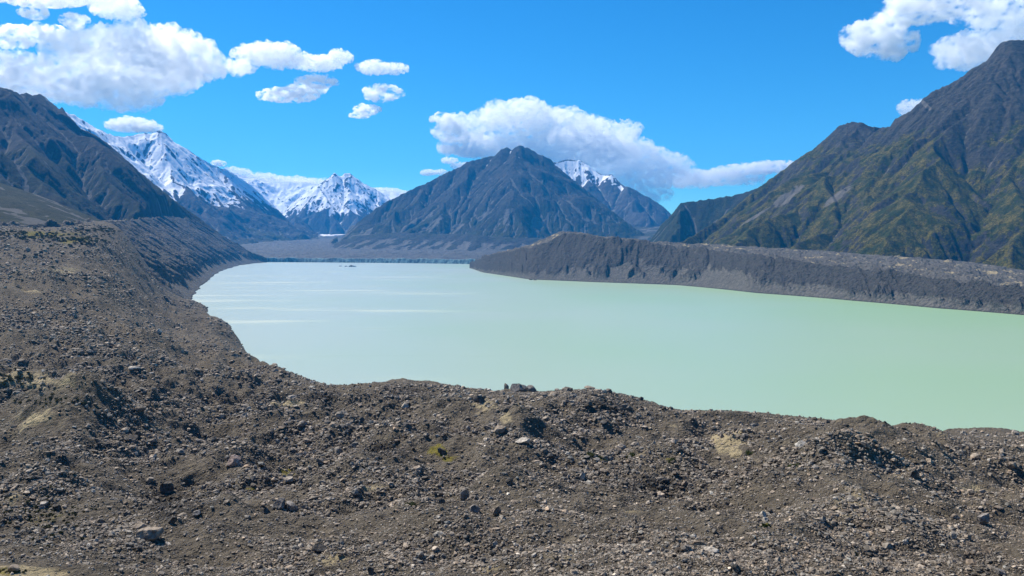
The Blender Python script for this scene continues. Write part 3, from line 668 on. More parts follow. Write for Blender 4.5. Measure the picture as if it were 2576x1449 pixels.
tag(loft('glacier', [g0, g1, g2, g3, g4], 345, 1890, [24, 60, 60, 60], GI, dispG, maskG, step=1.6), 'debris-covered glacier tongue ending in a blue-grey ice cliff at the lake head', 'glacier', 'structure')
print('lofts', time.time() - T0)

# ---------------------------------------------------------------- lake
m, q = new_mat('glacial_lake_water')
co = q.add('ShaderNodeTexCoord').outputs['Object']
w1 = q.noise(scalev(q, co, (.35, .8, 1)), 1.0, 5, .6); w2 = q.noise(scalev(q, co, (.0018, .011, 1)), 1.0, 5, .65); w3 = q.noise(co, .0016, 3, .5)
lx_ = q.math('ADD', q.add('ShaderNodeSeparateXYZ', {0: co}).outputs[0], q.math('MULTIPLY', w3, 1500.0))
band = q.math('MULTIPLY', q.ss(w2, .50, .70), q.ss(lx_, 1000.0, 200.0))
c = q.mix(q.ss(lx_, 0.0, 1700.0), C(.34, .40, .35), C(.25, .39, .225))
b = q.add('ShaderNodeBump', {'Height': w1, 'Distance': .35, 'Strength': q.ss(band, 0, 1, .8, .3)})
p = q.add('ShaderNodeBsdfPrincipled', {'Base Color': c, 'Roughness': q.ss(band, 0, 1, .34, .62), 'Normal': b.outputs[0], 'IOR': 1.33, 'Specular IOR Level': q.ss(band, 0, 1, .5, 1.0)})
q.add('ShaderNodeOutputMaterial', {'Surface': p.outputs[0]})
lx, ly = np.meshgrid(np.linspace(-9000, 9000, 40), np.linspace(200, 5300, 40))
tag(grid_mesh('lake_water', lx, ly, lx * 0, m), 'milky turquoise glacial lake', 'lake', 'structure')

# ---------------------------------------------------------------- rubble
def ico(sub):
    t = (1 + 5 ** .5) / 2
    v = [(-1, t, 0), (1, t, 0), (-1, -t, 0), (1, -t, 0), (0, -1, t), (0, 1, t), (0, -1, -t), (0, 1, -t), (t, 0, -1), (t, 0, 1), (-t, 0, -1), (-t, 0, 1)]
    f = [(0, 11, 5), (0, 5, 1), (0, 1, 7), (0, 7, 10), (0, 10, 11), (1, 5, 9), (5, 11, 4), (11, 10, 2), (10, 7, 6), (7, 1, 8), (3, 9, 4), (3, 4, 2), (3, 2, 6), (3, 6, 8), (3, 8, 9), (4, 9, 5), (2, 4, 11), (6, 2, 10), (8, 6, 7), (9, 8, 1)]
    v = [np.array(p) / np.linalg.norm(p) for p in v]
    for _ in range(sub):
        c = {}; nf = []
        def mid(a, b):
            k = (min(a, b), max(a, b))
            if k not in c: p = v[a] + v[b]; v.append(p / np.linalg.norm(p)); c[k] = len(v) - 1
            return c[k]
        for a, b, d in f:
            x, y, z = mid(a, b), mid(b, d), mid(d, a); nf += [(a, x, z), (b, y, x), (d, z, y), (x, y, z)]
        f = nf
    return np.array(v), np.array(f)
def rock_shape(sub, rs, cuts=7, rough=.08):
    v, f = ico(sub); v = v.copy()
    for _ in range(cuts):                       # plane cuts make flat faces and edges
        n = rs.normal(size=3); n /= np.linalg.norm(n); d = rs.uniform(.45, .8)
        s = v @ n; v = v - np.maximum(s - d, 0)[:, None] * n
    v += rs.normal(size=v.shape) * rough * (.6 if sub > 1 else 1)
    v *= np.array([rs.uniform(.85, 1.3), rs.uniform(.7, 1.05), rs.uniform(.5, .85)])
    return v, f
def rock_mat(name, tint=(1, 1, 1), attr=False):
    m, q = new_mat(name)
    co = q.add('ShaderNodeTexCoord').outputs['Object']
    n1 = q.noise(co, 1.6, 6, .7); n2 = q.noise(co, .5, 3, .6)
    c = q.mix(q.ss(n1, .3, .7), C(.085 * tint[0], .067 * tint[1], .050 * tint[2]), C(.35 * tint[0], .298 * tint[1], .235 * tint[2]))
    if attr: c = q.mix(1.0, c, q.add('ShaderNodeAttribute', attribute_name='tone').outputs['Color'], 'MULTIPLY')
    b = q.add('ShaderNodeBump', {'Height': n1, 'Distance': .25, 'Strength': .5})
    p = q.add('ShaderNodeBsdfPrincipled', {'Base Color': c, 'Roughness': .85, 'Normal': b.outputs[0]})
    p.inputs['Specular IOR Level'].default_value = .3
    q.add('ShaderNodeOutputMaterial', {'Surface': p.outputs[0]}); return m
RM = rock_mat('rubble_stone', attr=True)
def rubble(name, n, smin, alpha, smax, sub, label, seed, dmin=60, dmax=1600, absmax=3.0):
    rs = np.random.default_rng(seed)
    # candidates spread evenly over the picture of the ground, thinned by a density pattern
    M = n * 5
    l = rs.uniform(math.log(dmin), math.log(dmax), M); u = rs.uniform(gu[0] * .98, gu[-1] * .98, M)
    y = np.exp(l); x = u * y; z = near_z(x, y)
    px, py = to_px(x, y, z); cd = crest_d(px)
    s_prev = bil(S0, cu, cl, u, l - .02); s_here = bil(S0, cu, cl, u, l)
    rate = np.clip((s_here - s_prev) / .02, 0.0, 1)            # screen height per step of log distance
    patch = fbm(x, y, np.where(y > 400, 60, 32), 4, 801) + .45 * fbm(x, y, 9, 3, 811)
    dens = .30 + .70 * sstep(-.25, .25, patch) + .6 * blobs(px, py, DARK) - 1.0 * blobs(px, py, PALE) - .9 * blobs(px, py, GREEN)
    keep = (rs.uniform(0, 1, M) < np.clip(dens, .04, 1) * np.clip(rate / .17, .1, 1)) & (y < cd * 1.06) & (z > 1.0) & (px > -260) & (px < 2820)
    ii = np.nonzero(keep)[0][:n]; x, y, z, px, py, patch = x[ii], y[ii], z[ii], px[ii], py[ii], patch[ii]; k = len(ii)
    s = smin * (1 - rs.uniform(0, 1, k)) ** (-1 / alpha); s = np.minimum(s, smax) * y / 804.0 * .5
    s *= (.85 + .4 * sstep(-.2, .5, patch)) * np.interp(y, [250, 700], [1, .68]); s = np.minimum(s, absmax)
    shapes = [rock_shape(sub, rs, 8, .09) for _ in range(30)]
    nv = len(shapes[0][0]); F0 = shapes[0][1]; sv = np.stack([a for a, _ in shapes])
    V = sv[rs.integers(0, 30, k)] * (s[:, None, None])
    a = rs.uniform(0, 6.283, k); t = rs.normal(0, .35, k); ca, sa, ct, st = np.cos(a), np.sin(a), np.cos(t), np.sin(t)
    R = np.stack([np.stack([ca, -sa * ct, sa * st], -1), np.stack([sa, ca * ct, -ca * st], -1), np.stack([0 * a, st, ct], -1)], -2)
    V = np.einsum('kij,knj->kni', R, V) + np.stack([x, y, z + s * .25], -1)[:, None, :]
    Fs = (F0[None] + (np.arange(k) * nv)[:, None, None]).reshape(-1, 3)
    tone = np.clip(rs.normal(.95, .3, k) - .72 * blobs(px, py, DARK) + .25 * blobs(px, py, PALE) - .15 * sstep(-.2, .5, patch), .25, 1.8); tone *= np.where(rs.uniform(0, 1, k) < .03, 1.6, 1)
    warm = rs.normal(0, .05, k)
    tc = np.stack([tone * (1 + warm), tone, tone * (1 - warm), np.ones(k)], -1)
    tc = np.repeat(tc[:, None], nv, 1)
    print(name, k)
    return tag(raw_mesh(name, V.reshape(-1, 3), Fs, RM, {'tone': tc}, False), label, 'rubble', 'stuff')
rubble('rubble', 220000, 1.7, 2.8, 6.5, 0, 'loose brown and grey rubble covering the foreground moraine', 11)
rubble('coarse_rubble', 1700, 4, 2.6, 11, 1, 'coarser angular stones scattered through the rubble', 12, absmax=2.2)
print('rubble', time.time() - T0)

# ---------------------------------------------------------------- single boulders, shrubs, floes
def ground_at(px, py, crest=False):
    d = np.exp(np.linspace(math.log(45), math.log(1700), 2500)); u = float(slope_of(px, py)[0])
    _, gp = to_px(u * d, d, near_z(u * d, d)); k = int(np.argmax(gp <= py))
    if crest or gp.min() > py: k = int(np.argmin(np.where(d < 700, gp, 9999)))
    return u * d[k], d[k], float(near_z(np.array([u * d[k]]), np.array([d[k]]))[0])
TONES = {'dark': rock_mat('boulder_dark', (.35, .36, .38)), 'grey': rock_mat('boulder_grey', (.85, .9, 1.0)), 'pale': rock_mat('boulder_pale', (1.7, 1.8, 1.9)), 'brown': rock_mat('boulder_brown', (1.0, .95, .9)), 'pink': rock_mat('boulder_pink', (1.25, 1.1, 1.15))}
BOULDERS = [
 (1306, 991, 34, 18, 'grey', 'largest rounded grey boulder standing on the central crest against the lake'),
 (1337, 991, 19, 12, 'grey', 'smaller boulder just right of the largest boulder on the central crest'),
 (1274, 989, 9, 11, 'brown', 'small upright stone just left of the largest boulder on the central crest'),
 (1206, 1015, 30, 19, 'dark', 'dark tilted block on pale sand below the central crest'),
 (1277, 1037, 25, 13, 'dark', 'dark flat-topped block above a patch of dry grass below the central crest'),
 (1315, 1116, 37, 12, 'pale', 'pale flat slab lying tilted on the central spur'),
 (1111, 1147, 22, 18, 'dark', 'black boulder in the middle of the yellow moss patch'),
 (1281, 1220, 19, 18, 'dark', 'dark pointed boulder on the middle slope right of centre'),
 (1171, 1259, 27, 28, 'grey', 'tall block with a pale top above the bottom centre'),
 (1111, 1267, 18, 14, 'dark', 'dark block left of the tall pale-topped block'),
 (1195, 1289, 28, 17, 'grey', 'sloping grey boulder just below the tall pale-topped block'),
 (1250, 1297, 22, 21, 'brown', 'brown cone-like boulder right of the sloping grey boulder'),
 (1425, 1203, 19, 13, 'dark', 'dark round boulder beside a lighter pointed stone'),
 (1465, 1209, 16, 17, 'pale', 'light pointed stone right of the dark round boulder'),
 (1115, 1318, 20, 13, 'dark', 'dark boulder with a flat lit top low in the centre'),
 (931, 1444, 23, 17, 'dark', 'dark boulder at the bottom edge left of centre'),
 (1024, 1078, 24, 13, 'dark', 'dark boulder in the stone field below the rounded knoll'),
 (1257, 1090, 33, 17, 'brown', 'broad brown boulder at the head of the central spur'),
 (909, 1062, 15, 12, 'dark', 'dark stone beneath the left flank of the rounded knoll'),
 (1483, 988, 22, 7, 'brown', 'flat slab lying along the right end of the central crest'),
 (399, 840, 15, 12, 'pale', 'white-topped boulder alone on the far left slope'),
 (334, 932, 30, 10, 'pale', 'long pale flat rock on the left slope below the white-topped boulder'),
 (585, 1173, 36, 24, 'pink', 'pinkish angular block in the left rubble field'),
 (416, 1242, 34, 27, 'dark', 'large dark boulder above the heap of black stones at lower left'),
 (371, 1362, 62, 28, 'brown', 'widest brown wedge-shaped boulder at lower left'),
 (698, 1281, 32, 23, 'grey', 'left one of a pair of grey boulders side by side'),
 (731, 1285, 40, 20, 'grey', 'wider right one of a pair of grey boulders side by side'),
 (800, 1392, 38, 19, 'dark', 'dark flat boulder near the bottom edge below the grey pair'),
 (140, 1286, 21, 17, 'dark', 'dark boulder on the mossy slope at far left'),
 (325, 1114, 33, 15, 'dark', 'low dark slab on the left slope below a darker block'),
 (341, 1101, 19, 16, 'dark', 'dark block directly above the low dark slab on the left slope'),
 (666, 1294, 22, 13, 'dark', 'dark stone left of the pair of grey boulders'),
 (430, 1319, 27, 19, 'dark', 'dark boulder at the foot of the heap of black stones at lower left'),
 (32, 1440, 28, 16, 'brown', 'brown boulder on yellow moss in the bottom left corner'),
 (362, 1136, 16, 12, 'dark', 'small black stone right below the low dark slab'),
 (346, 1329, 42, 13, 'brown', 'flat brown rock just above the widest wedge-shaped boulder'),
 (491, 1301, 25, 14, 'grey', 'grey rock at the right end of the heap of black stones'),
 (2476, 1322, 31, 28, 'grey', 'big rounded blue-grey boulder at lower right'),
 (2401, 1357, 18, 18, 'pale', 'pale round boulder left below the big rounded boulder'),
 (2300, 1204, 21, 23, 'dark', 'black boulder alone on the smooth right-hand mound'),
 (2557, 1112, 46, 14, 'dark', 'long black slab on the skyline at the right edge'),
 (2099, 1061, 10, 8, 'grey', 'small stone perched on the right part of the skyline'),
 (1928, 1313, 18, 11, 'pale', 'white slanted stone beside a small green shrub on the lower right slope'),
 (1921, 1302, 17, 14, 'pale', 'pale block just above the white slanted stone'),
 (1792, 1392, 40, 11, 'pale', 'long pale flat slab near the bottom edge right of centre'),
 (1729, 1386, 22, 14, 'grey', 'grey block left of the long pale flat slab'),
 (2515, 1286, 24, 9, 'brown', 'flat brown slab above the big rounded boulder'),
 (2406, 1306, 22, 11, 'brown', 'slab between the big rounded boulder and the pale round boulder'),
 (2525, 1449, 30, 14, 'grey', 'light grey rock in the bottom right corner'),
]
for n_, (px, py, w, h, tone, lab) in enumerate(BOULDERS):
    x, y, z = ground_at(px, py, (px, py) in ((1306, 991), (1337, 991), (1274, 989), (1483, 988), (2557, 1112), (2099, 1061))); rs = np.random.default_rng(900 + n_)
    v, f = rock_shape(3, rs, 10, .012)
    v = v + .05 * np.stack([perlin3(v[:, 0] * 2.3 + c * 9, v[:, 1] * 2.3, v[:, 2] * 2.3, n_) for c in range(3)], -1)
    a = rs.uniform(-.5, .5); v = v @ np.array([[math.cos(a), 0, -math.sin(a)], [0, 1, 0], [math.sin(a), 0, math.cos(a)]]).T if h < w * .8 and h > w * .45 else v
    e = v.max(0) - v.min(0); k = y / F; v = (v - (v.max(0) + v.min(0)) / 2) / e * np.array([w * k, w * k * .85, h * k * 1.35])
    on = (px, py) in ((1306, 991), (1337, 991), (1274, 989), (1483, 988), (2557, 1112), (2099, 1061))
    v[:, 2] += h * k * (.5 * 1.35 - (.5 if on else .32))
    if on: v[:, 2] = np.where(v[:, 2] < h * k * .1, v[:, 2], v[:, 2] * 1.1); v *= 1.35
    o = raw_mesh('boulder', v, f, TONES[tone], None, False); o.location = (x, y + (0 if on else w * k * .3), z); o.rotation_euler = (0, 0, rs.uniform(-.3, .3))
    tag(o, lab, 'boulder', group='boulders lying on the foreground moraine')
def leaf_mat(name, a, b):
    m, q = new_mat(name); co = q.add('ShaderNodeTexCoord').outputs['Object']
    c = q.mix(q.ss(q.noise(co, 3.0, 3, .6), .35, .65), C(*a), C(*b))
    p = q.add('ShaderNodeBsdfPrincipled', {'Base Color': c, 'Roughness': .8}); p.inputs['Specular IOR Level'].default_value = .2
    q.add('ShaderNodeOutputMaterial', {'Surface': p.outputs[0]}); return m
LEAF = leaf_mat('shrub_leaves', (.035, .05, .012), (.09, .10, .025)); DRY = leaf_mat('dry_tussock', (.11, .10, .035), (.20, .17, .07))
def leaves(cs, rr, hh, n, size, rs):
    """n small leaf faces filling low domes centred at cs"""
    k = len(cs); i = rs.integers(0, k, n)
    a = rs.uniform(0, 6.283, n); r = np.sqrt(rs.uniform(0, 1, n)); zz = rs.uniform(.0, 1, n) ** .7 * np.sqrt(1 - r * r * .9)
    p = cs[i] + np.stack([np.cos(a) * r * rr[i], np.sin(a) * r * rr[i], zz * hh[i]], -1)
    q = rs.normal(size=(n, 3)); q /= np.linalg.norm(q, axis=1)[:, None]; w = np.cross(q, rs.normal(size=(n, 3))); w /= np.linalg.norm(w, axis=1)[:, None]
    s_ = size * rs.uniform(.6, 1.4, n)[:, None]
    V = np.stack([p - q * s_, p + w * s_ * .5, p + q * s_, p - w * s_ * .5], 1).reshape(-1, 3)
    return V, np.arange(4 * n).reshape(-1, 4)
SHRUBS = [(1492, 1150, 26, 14, 'large dark green shrub on the middle slope right of centre'), (1516, 1157, 30, 10, 'low green shrub joined to the right of the large dark green shrub'),
 (1030, 1272, 30, 9, 'flat green shrub in the rubble low left of centre'), (1885, 1143, 18, 9, 'small shrub at the lower right of the sand patch'), (1995, 1176, 22, 10, 'dark shrub under the left flank of the right-hand mound'),
 (1927, 1325, 17, 8, 'small green shrub below the white slanted stone'), (1690, 1159, 15, 6, 'small olive shrub right of the large dark green shrub'), (2153, 1398, 13, 8, 'small dark bush near the bottom edge at the right'), (1585, 1148, 18, 6, 'faint olive tuft just right of the low green shrub')]
for n_, (px, py, w, h, lab) in enumerate(SHRUBS):
    x, y, z = ground_at(px, py); rs = np.random.default_rng(60 + n_); k = y / F
    cs = np.stack([rs.uniform(-.5, .5, 9) * w * k, rs.uniform(-.5, .5, 9) * w * k * .6, 0 * np.zeros(9)], -1)
    V, Fq = leaves(cs, rs.uniform(.15, .3, 9) * w * k, rs.uniform(.5, 1.0, 9) * h * k, 2600, .07 * max(1, w * k / 3), rs)
    gz = near_z(x + V[:, 0], y + V[:, 1]) - z; V[:, 2] += gz
    o = raw_mesh('shrub', V, Fq, LEAF, None, False); o.location = (x, y, z); tag(o, lab, 'shrub', group='low shrubs on the moraine')
# scrub too small and many to count
rs = np.random.default_rng(5); P_, R_, H_ = [], [], []
for cx, cy, rx, ry, n in ((60, 592, 90, 10, 90), (190, 605, 70, 12, 90), (250, 580, 50, 6, 40), (110, 1290, 120, 60, 110), (40, 950, 60, 18, 60), (120, 1010, 80, 12, 30), (20, 1440, 60, 8, 16)):
    for _ in range(n):
        px = cx + rs.normal() * rx * .6; py = cy + rs.normal() * ry * .6
        x, y, z = ground_at(px, min(py, 1440)); k = y / F; r = rs.uniform(2, 5.5) * k; P_.append((x, y, z)); R_.append(r); H_.append(r * rs.uniform(.5, .9))
V, Fq = leaves(np.array(P_), np.array(R_), np.array(H_), 70000, .35, rs)
d_ = V.reshape(-1, 4, 3).mean(1); V = (V.reshape(-1, 4, 3) - d_[:, None]) * np.clip(d_[:, 1] / 700, .25, 2)[:, None, None] + d_[:, None]
LEAF2 = leaf_mat('scrub_leaves', (.05, .055, .02), (.11, .105, .04))
tag(raw_mesh('scrub', V.reshape(-1, 3), Fq, LEAF2, None, False), 'patchy low green scrub on the left part of the moraine', 'scrub', 'stuff')
m, q = new_mat('floe_ice'); co = q.add('ShaderNodeTexCoord').outputs['Object']
p = q.add('ShaderNodeBsdfPrincipled', {'Base Color': q.mix(q.ss(q.noise(co, .12, 5, .7), .4, .6), C(.12, .13, .12), C(.5, .56, .55)), 'Roughness': .5}); q.add('ShaderNodeOutputMaterial', {'Surface': p.outputs[0]}); IM = m
for n_, (px, py, w, h, lab, nm) in enumerate(((887, 671, 22, 4.5, 'largest grey ice floe floating off the glacier front', 'ice_floe'), (872, 671, 10, 2.5, 'low ice floe left of the largest floe', 'ice_floe'), (856, 670, 8, 2, 'small pale ice floe farthest left of the three off the glacier front', 'ice_floe'),
    (1335, 704, 9, 2.6, 'left one of two tiny dark rocks in the lake near the right moraine', 'rock'), (1346, 705, 8, 2.2, 'right one of two tiny dark rocks in the lake near the right moraine', 'rock'))):
    d = float(lake_d(px, py)); k = d / F; rs = np.random.default_rng(300 + n_); v, f = rock_shape(2, rs, 8, .06); e = v.max(0) - v.min(0)
    v = v / e * np.array([w * k, w * k * 1.2, h * k * 2]); o = raw_mesh(nm, v, f, IM if nm == 'ice_floe' else TONES['dark'], None, False); o.location = (float(slope_of(px, py)[0]) * d, d, h * k * .1)
    tag(o, lab, 'ice floe' if nm == 'ice_floe' else 'rock', group='ice floes off the glacier' if nm == 'ice_floe' else 'rocks in the lake')
print('things', time.time() - T0)

# ---------------------------------------------------------------- sky, sun, haze
SUN_EL, SUN_AZ = math.radians(50), math.radians(-50)     # azimuth from +Y towards +X
world = bpy.data.worlds.new('World'); scene.world = world; world.use_nodes = True
world.node_tree.nodes.clear(); q = NT(world.node_tree)
sky = q.add('ShaderNodeTexSky', sky_type='NISHITA', sun_disc=False, sun_elevation=SUN_EL, sun_rotation=SUN_AZ, altitude=1500, air_density=1.0, dust_density=.2, ozone_density=3.0)
hs = q.add('ShaderNodeHueSaturation', {'Saturation': 1.35, 'Value': 1.0, 'Color': sky.outputs[0]})
tn = q.mix(1.0, hs.outputs[0], C(.50, .98, 1.06), 'MULTIPLY')
bg = q.add('ShaderNodeBackground', {'Color': tn, 'Strength': .088})
q.add('ShaderNodeOutputWorld', {'Surface': bg.outputs[0]})
sd = bpy.data.lights.new('sun', 'SUN'); sd.energy = 5.0; sd.angle = math.radians(.53); sd.color = (1, .93, .82)
so = bpy.data.objects.new('sun', sd); COL.objects.link(so)
from mathutils import Vector
sv = Vector((math.sin(SUN_AZ) * math.cos(SUN_EL), math.cos(SUN_AZ) * math.cos(SUN_EL), math.sin(SUN_EL)))
so.rotation_euler = sv.to_track_quat('Z', 'Y').to_euler(); so.location = (0, 0, 3000)

m = bpy.data.materials.new('haze_air'); m.use_nodes = True; m.node_tree.nodes.clear(); q = NT(m.node_tree)
pv = q.add('ShaderNodeVolumePrincipled', {'Color': C(.03, .40, 1.0), 'Density': 4.0e-5, 'Anisotropy': 0.0})
q.add('ShaderNodeOutputMaterial', {'Volume': pv.outputs[0]})
hx0, hx1, hy0, hy1, hz0, hz1 = -12000, 12000, -400, 17200, -70, 1750
vs = [(x, y, z) for x in (hx0, hx1) for y in (hy0, hy1) for z in (hz0, hz1)]
fs = np.array([(0, 1, 3, 2), (4, 6, 7, 5), (0, 4, 5, 1), (2, 3, 7, 6), (0, 2, 6, 4), (1, 5, 7, 3)])
hz = raw_mesh('haze', np.array(vs, float), fs, m, None, False); tag(hz, 'thin blue air haze over the valley', 'haze', 'stuff')
# a floor under everything
tag(raw_mesh('valley_floor', np.array([(-11900, -390, -60), (11900, -390, -60), (11900, 17100, -60), (-11900, 17100, -60)], float), np.array([(0, 1, 2, 3)]), GW, {'mask': np.zeros((4, 4))}), 'valley floor', 'ground', 'structure')

# ---------------------------------------------------------------- clouds
def cloud_mat(name, dens, scale, cut, soft, fill):
    m = bpy.data.materials.new(name); m.use_nodes = True; m.node_tree.nodes.clear(); q = NT(m.node_tree)
    co = q.add('ShaderNodeTexCoord').outputs['Object']
    n = q.noise(scalev(q, co, (1, 1, 1.5)), scale, 5, .62)
    d = q.ss(n, cut, cut + soft, dens * fill, dens)
    pv = q.add('ShaderNodeVolumePrincipled', {'Color': C(1, 1, 1), 'Density': d, 'Anisotropy': .4})
    q.add('ShaderNodeOutputMaterial', {'Volume': pv.outputs[0]})
    return m
CM = 'thick'; CT = 'thin'
IC_V, IC_F = ico(3); IC2_V, IC2_F = ico(2)
def cloud(label, d, blobs_, mat, amp=.55, vox=None, seed=0, flat=.55):
    vs, fs = [], []; n = 0; k = d / F; mat_t = mat
    mean_r = np.mean([b[3] for b in blobs_]) * k
    if mat_t == 'thick':
        mat = cloud_mat('cloud_vapour', 1.7 / mean_r, 1.25 / mean_r, .40, .2, .03); blobs_ = [(a, b, c * .93, e_ * .88) for a, b, c, e_ in blobs_]
    else:
        mat = cloud_mat('cloud_wisp', 2.3 / mean_r, .5 / mean_r, .43, .24, 0); blobs_ = [(a, b, c * 1.25, e_ * 1.35) for a, b, c, e_ in blobs_]
    for px, py, rx, ry in blobs_:
        c = np.array(W(px, py, d)).ravel()
        jit = (r01(np.array([int(px)]), np.array([int(py)]), 3)[0] - .5) * rx * k * .8
        v = IC_V * np.array([rx * k, max(ry, rx * .3) * k, ry * k]) + c + np.array([0, jit, 0])
        vs.append(v); fs.append(IC_F + n); n += len(v)
        rc = np.random.default_rng(int(abs(px * 7 + py)) + seed)
        R3 = np.array([rx * k, max(ry, rx * .3) * k, ry * k])
        for q_ in range(int(16 + rx * .35)):                # smaller puffs crowd round each billow
            dd = rc.normal(size=3); dd /= np.linalg.norm(dd); dd[2] = abs(dd[2]) * .9 if rc.uniform() < .6 else dd[2] * .6
            pr = ry * k * rc.uniform(.14, .55); v = IC2_V * np.array([pr * rc.uniform(1, 1.7), pr, pr * .85]) + c + np.array([0, jit, 0]) + dd * R3 * rc.uniform(.85, 1.08)
            vs.append(v); fs.append(IC2_F + n); n += len(v)
    me = bpy.data.meshes.new('tmp'); o = bpy.data.objects.new('tmp', me); COL.objects.link(o)
    me.from_pydata(np.concatenate(vs).tolist(), [], np.concatenate(fs).tolist())
    md = o.modifiers.new('r', 'REMESH'); md.mode = 'VOXEL'; md.voxel_size = vox or max(mean_r / 14, k * 1.3)
    bpy.context.view_layer.update(); dg = bpy.context.evaluated_depsgraph_get()
    ev = o.evaluated_get(dg); m2 = bpy.data.meshes.new_from_object(ev)
    V = np.empty(len(m2.vertices) * 3, np.float32); m2.vertices.foreach_get('co', V); V = V.reshape(-1, 3).astype(float)
    Nn = np.empty(len(m2.vertices) * 3, np.float32); m2.vertices.foreach_get('normal', Nn); Nn = Nn.reshape(-1, 3)
    bpy.data.objects.remove(o)
    r = mean_r; disp = 0
    for i_, (sc, a) in enumerate(((1.5, .5), (.75, .42), (.36, .26), (.18, .15))):
        p = V / (r * sc); nn = perlin3(p[:, 0], p[:, 1], p[:, 2] * 1.3, seed + i_ * 7)
        disp = disp + (1 - 2.2 * np.abs(nn)) * a * (1 if i_ else .6)
    V += Nn * (disp * r * amp * 1.6)[:, None]
    m2.vertices.foreach_set('co', V.astype(np.float32).ravel()); m2.update()
    o = bpy.data.objects.new('tmp', m2); COL.objects.link(o)          # close the folds the displacement made
    md = o.modifiers.new('r', 'REMESH'); md.mode = 'VOXEL'; md.voxel_size = vox or max(mean_r / 22, k * .9)
    bpy.context.view_layer.update(); ev = o.evaluated_get(bpy.context.evaluated_depsgraph_get()); m2 = bpy.data.meshes.new_from_object(ev); bpy.data.objects.remove(o)
    m2.materials.clear(); m2.materials.append(mat); m2.name = 'cloud'
    o = bpy.data.objects.new('cloud', m2); COL.objects.link(o)
    lo, hi = V.min(0), V.max(0)
    print('cloud', label[:40], len(V), 'zmin', round(lo[2]), 'ymin', round(lo[1]))
    return tag(o, label, 'cloud', group='clouds in the blue sky')
cloud('huge white cumulus with a grey underside at upper left', 11500, [(340, 115, 110, 48), (245, 130, 110, 45), (430, 140, 105, 42), (330, 175, 160, 34), (490, 165, 60, 30), (190, 115, 60, 18), (560, 172, 60, 11), (40, 190, 130, 36), (150, 205, 130, 40), (270, 230, 110, 32), (20, 160, 60, 20), (390, 200, 70, 24), (330, 245, 60, 18), (-90, 190, 120, 40)], CM, seed=1)
cloud('puffy white cloud, first of the row right of the huge cumulus', 12500, [(680, 135, 58, 26), (640, 140, 46, 18), (705, 155, 30, 14), (612, 170, 30, 8)], CM, seed=2)
cloud('white cloud with a raised right end, second of the row', 12500, [(800, 157, 58, 15), (850, 142, 26, 14), (765, 150, 22, 10)], CM, seed=3)
cloud('smooth oval white cloud, third and last of the row', 12500, [(940, 170, 42, 14), (985, 174, 36, 9)], CM, seed=4)
cloud('ragged cloud with streaks under the row of small clouds', 12500, [(730, 240, 58, 11), (700, 232, 28, 6), (800, 208, 40, 9), (770, 222, 40, 8)], CT, seed=5)
cloud('small faint cloud tuft below the oval cloud', 12500, [(960, 235, 32, 12)], CT, seed=6)
cloud('faint slanting wisp above the far valley', 12500, [(925, 278, 26, 8), (905, 290, 20, 4)], CT, seed=7)
cloud('flat white cloud resting above the snowy range', 18200, [(325, 313, 62, 14), (375, 322, 34, 9)], CM, seed=8)
cloud('cloud cut by the top edge at the left', 11500, [(285, 12, 55, 22), (250, -8, 60, 22), (320, 28, 28, 12)], CM, seed=9)
cloud('thin cloud strip along the top left edge', 11500, [(120, 2, 80, 9), (40, 0, 40, 6)], CT, seed=10)
cloud('tiny wisp high at the left', 11500, [(92, 35, 25, 9)], CT, seed=11)
cloud('pale wisp just above the huge cumulus', 11500, [(190, 55, 22, 11)], CT, seed=12)
cloud('wisp beside the left edge above the huge cumulus', 11500, [(20, 82, 40, 10), (100, 82, 42, 13), (35, 108, 44, 8)], CT, seed=13)
cloud('broad white cloud behind the pyramid mountain', 18500, [(1300, 300, 100, 36), (1180, 312, 75, 18), (1400, 322, 105, 32), (1500, 345, 90, 30), (1565, 330, 38, 14), (1250, 372, 130, 18), (1420, 380, 150, 40), (1560, 395, 110, 40), (1640, 425, 90, 32), (1720, 448, 100, 12), (1620, 462, 60, 10), (1830, 448, 90, 6), (1520, 440, 90, 20), (1650, 488, 38, 9), (1580, 470, 40, 10)], CM, seed=14)
cloud('thin streaky tail of cloud pointing to the right mountain', 18500, [(1900, 425, 66, 8), (1940, 416, 44, 6), (1840, 432, 40, 7)], CT, seed=15)
cloud('ragged scrap at the left tip of the broad cloud', 18500, [(1130, 335, 28, 14), (1115, 305, 18, 10), (1180, 345, 34, 7)], CT, seed=16)
cloud('white cloud scrap touching the left shoulder of the pyramid mountain', 18500, [(1140, 378, 36, 8), (1180, 385, 40, 9), (1130, 404, 20, 6), (1165, 418, 30, 6)], CM, seed=17)
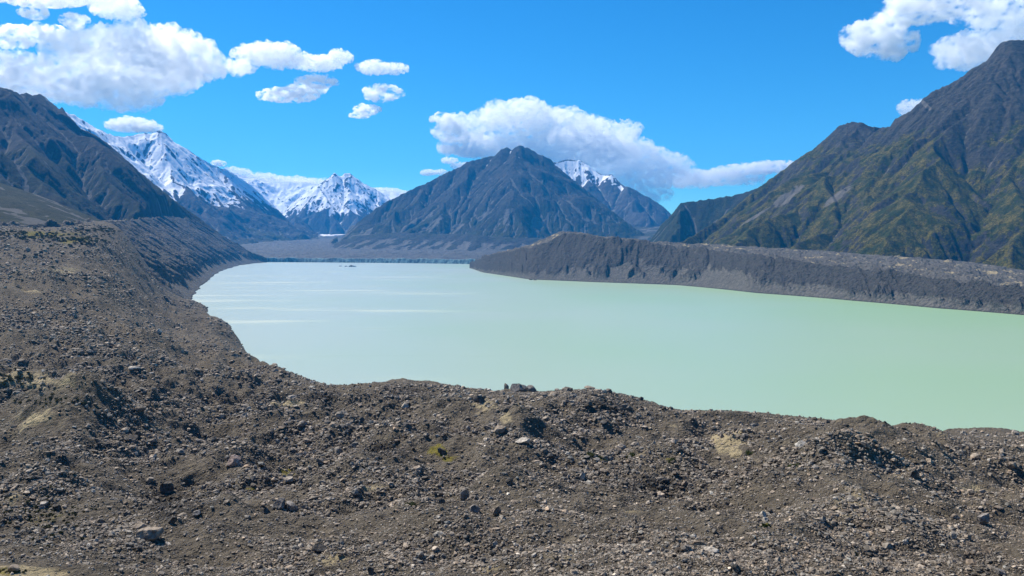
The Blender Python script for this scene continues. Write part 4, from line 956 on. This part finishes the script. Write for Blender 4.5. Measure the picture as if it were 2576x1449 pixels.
cloud('small flat cloud low between the snowy peak and the pyramid mountain', 18500, [(1078, 434, 22, 6), (1108, 433, 16, 5)], CM, seed=18)
cloud('hazy white cloud high at the right', 9500, [(2190, 98, 42, 26), (2235, 112, 34, 26), (2175, 80, 24, 14), (2145, 90, 20, 8), (2240, 60, 30, 16)], CT, seed=19)
cloud('long cloud along the top right edge', 9500, [(2320, 22, 66, 24), (2265, 45, 46, 10), (2400, 12, 60, 14), (2480, 36, 50, 18), (2545, 14, 60, 20)], CT, seed=20)
cloud('bright solid cloud behind the top of the right mountain', 9500, [(2430, 132, 62, 32), (2490, 118, 66, 32), (2395, 140, 30, 16), (2570, 90, 50, 34)], CM, seed=21)
cloud('small white cloud edge peeping over the right mountain ridge', 18000, [(2310, 272, 36, 16)], CM, seed=22)
cloud('white cloud bank lying on the far snow range', 17900, [(590, 434, 40, 9), (650, 450, 55, 11), (720, 456, 60, 11), (790, 464, 55, 10), (850, 474, 50, 9)], CM, seed=23)
cloud('low cloud bank right of the cone-shaped snowy peak', 17900, [(960, 482, 50, 8), (1010, 488, 36, 7)], CM, seed=24)
cloud('tiny cloud over the slope of the snowy range', 17900, [(548, 411, 14, 5)], CT, seed=25)
print('clouds', time.time() - T0)
# ---------------------------------------------------------------- camera + render settings
cam = bpy.data.cameras.new('camera'); co_ = bpy.data.objects.new('camera', cam); COL.objects.link(co_)
cam.sensor_width = 36; cam.lens = F / 2576 * 36; cam.clip_start = .5; cam.clip_end = 200000
co_.location = (0, 0, H); co_.rotation_euler = (math.pi / 2 - TH, 0, 0)
scene.camera = co_
vs_ = scene.view_settings; vs_.view_transform = 'Standard'; vs_.look = 'None'; vs_.exposure = 0.7; vs_.gamma = 1.0
cy = scene.cycles
cy.use_denoising = True; cy.max_bounces = 16; cy.diffuse_bounces = 3; cy.glossy_bounces = 2; cy.volume_bounces = 16; cy.transparent_max_bounces = 8
cy.use_adaptive_sampling = True; cy.adaptive_threshold = .015
print('done', time.time() - T0)
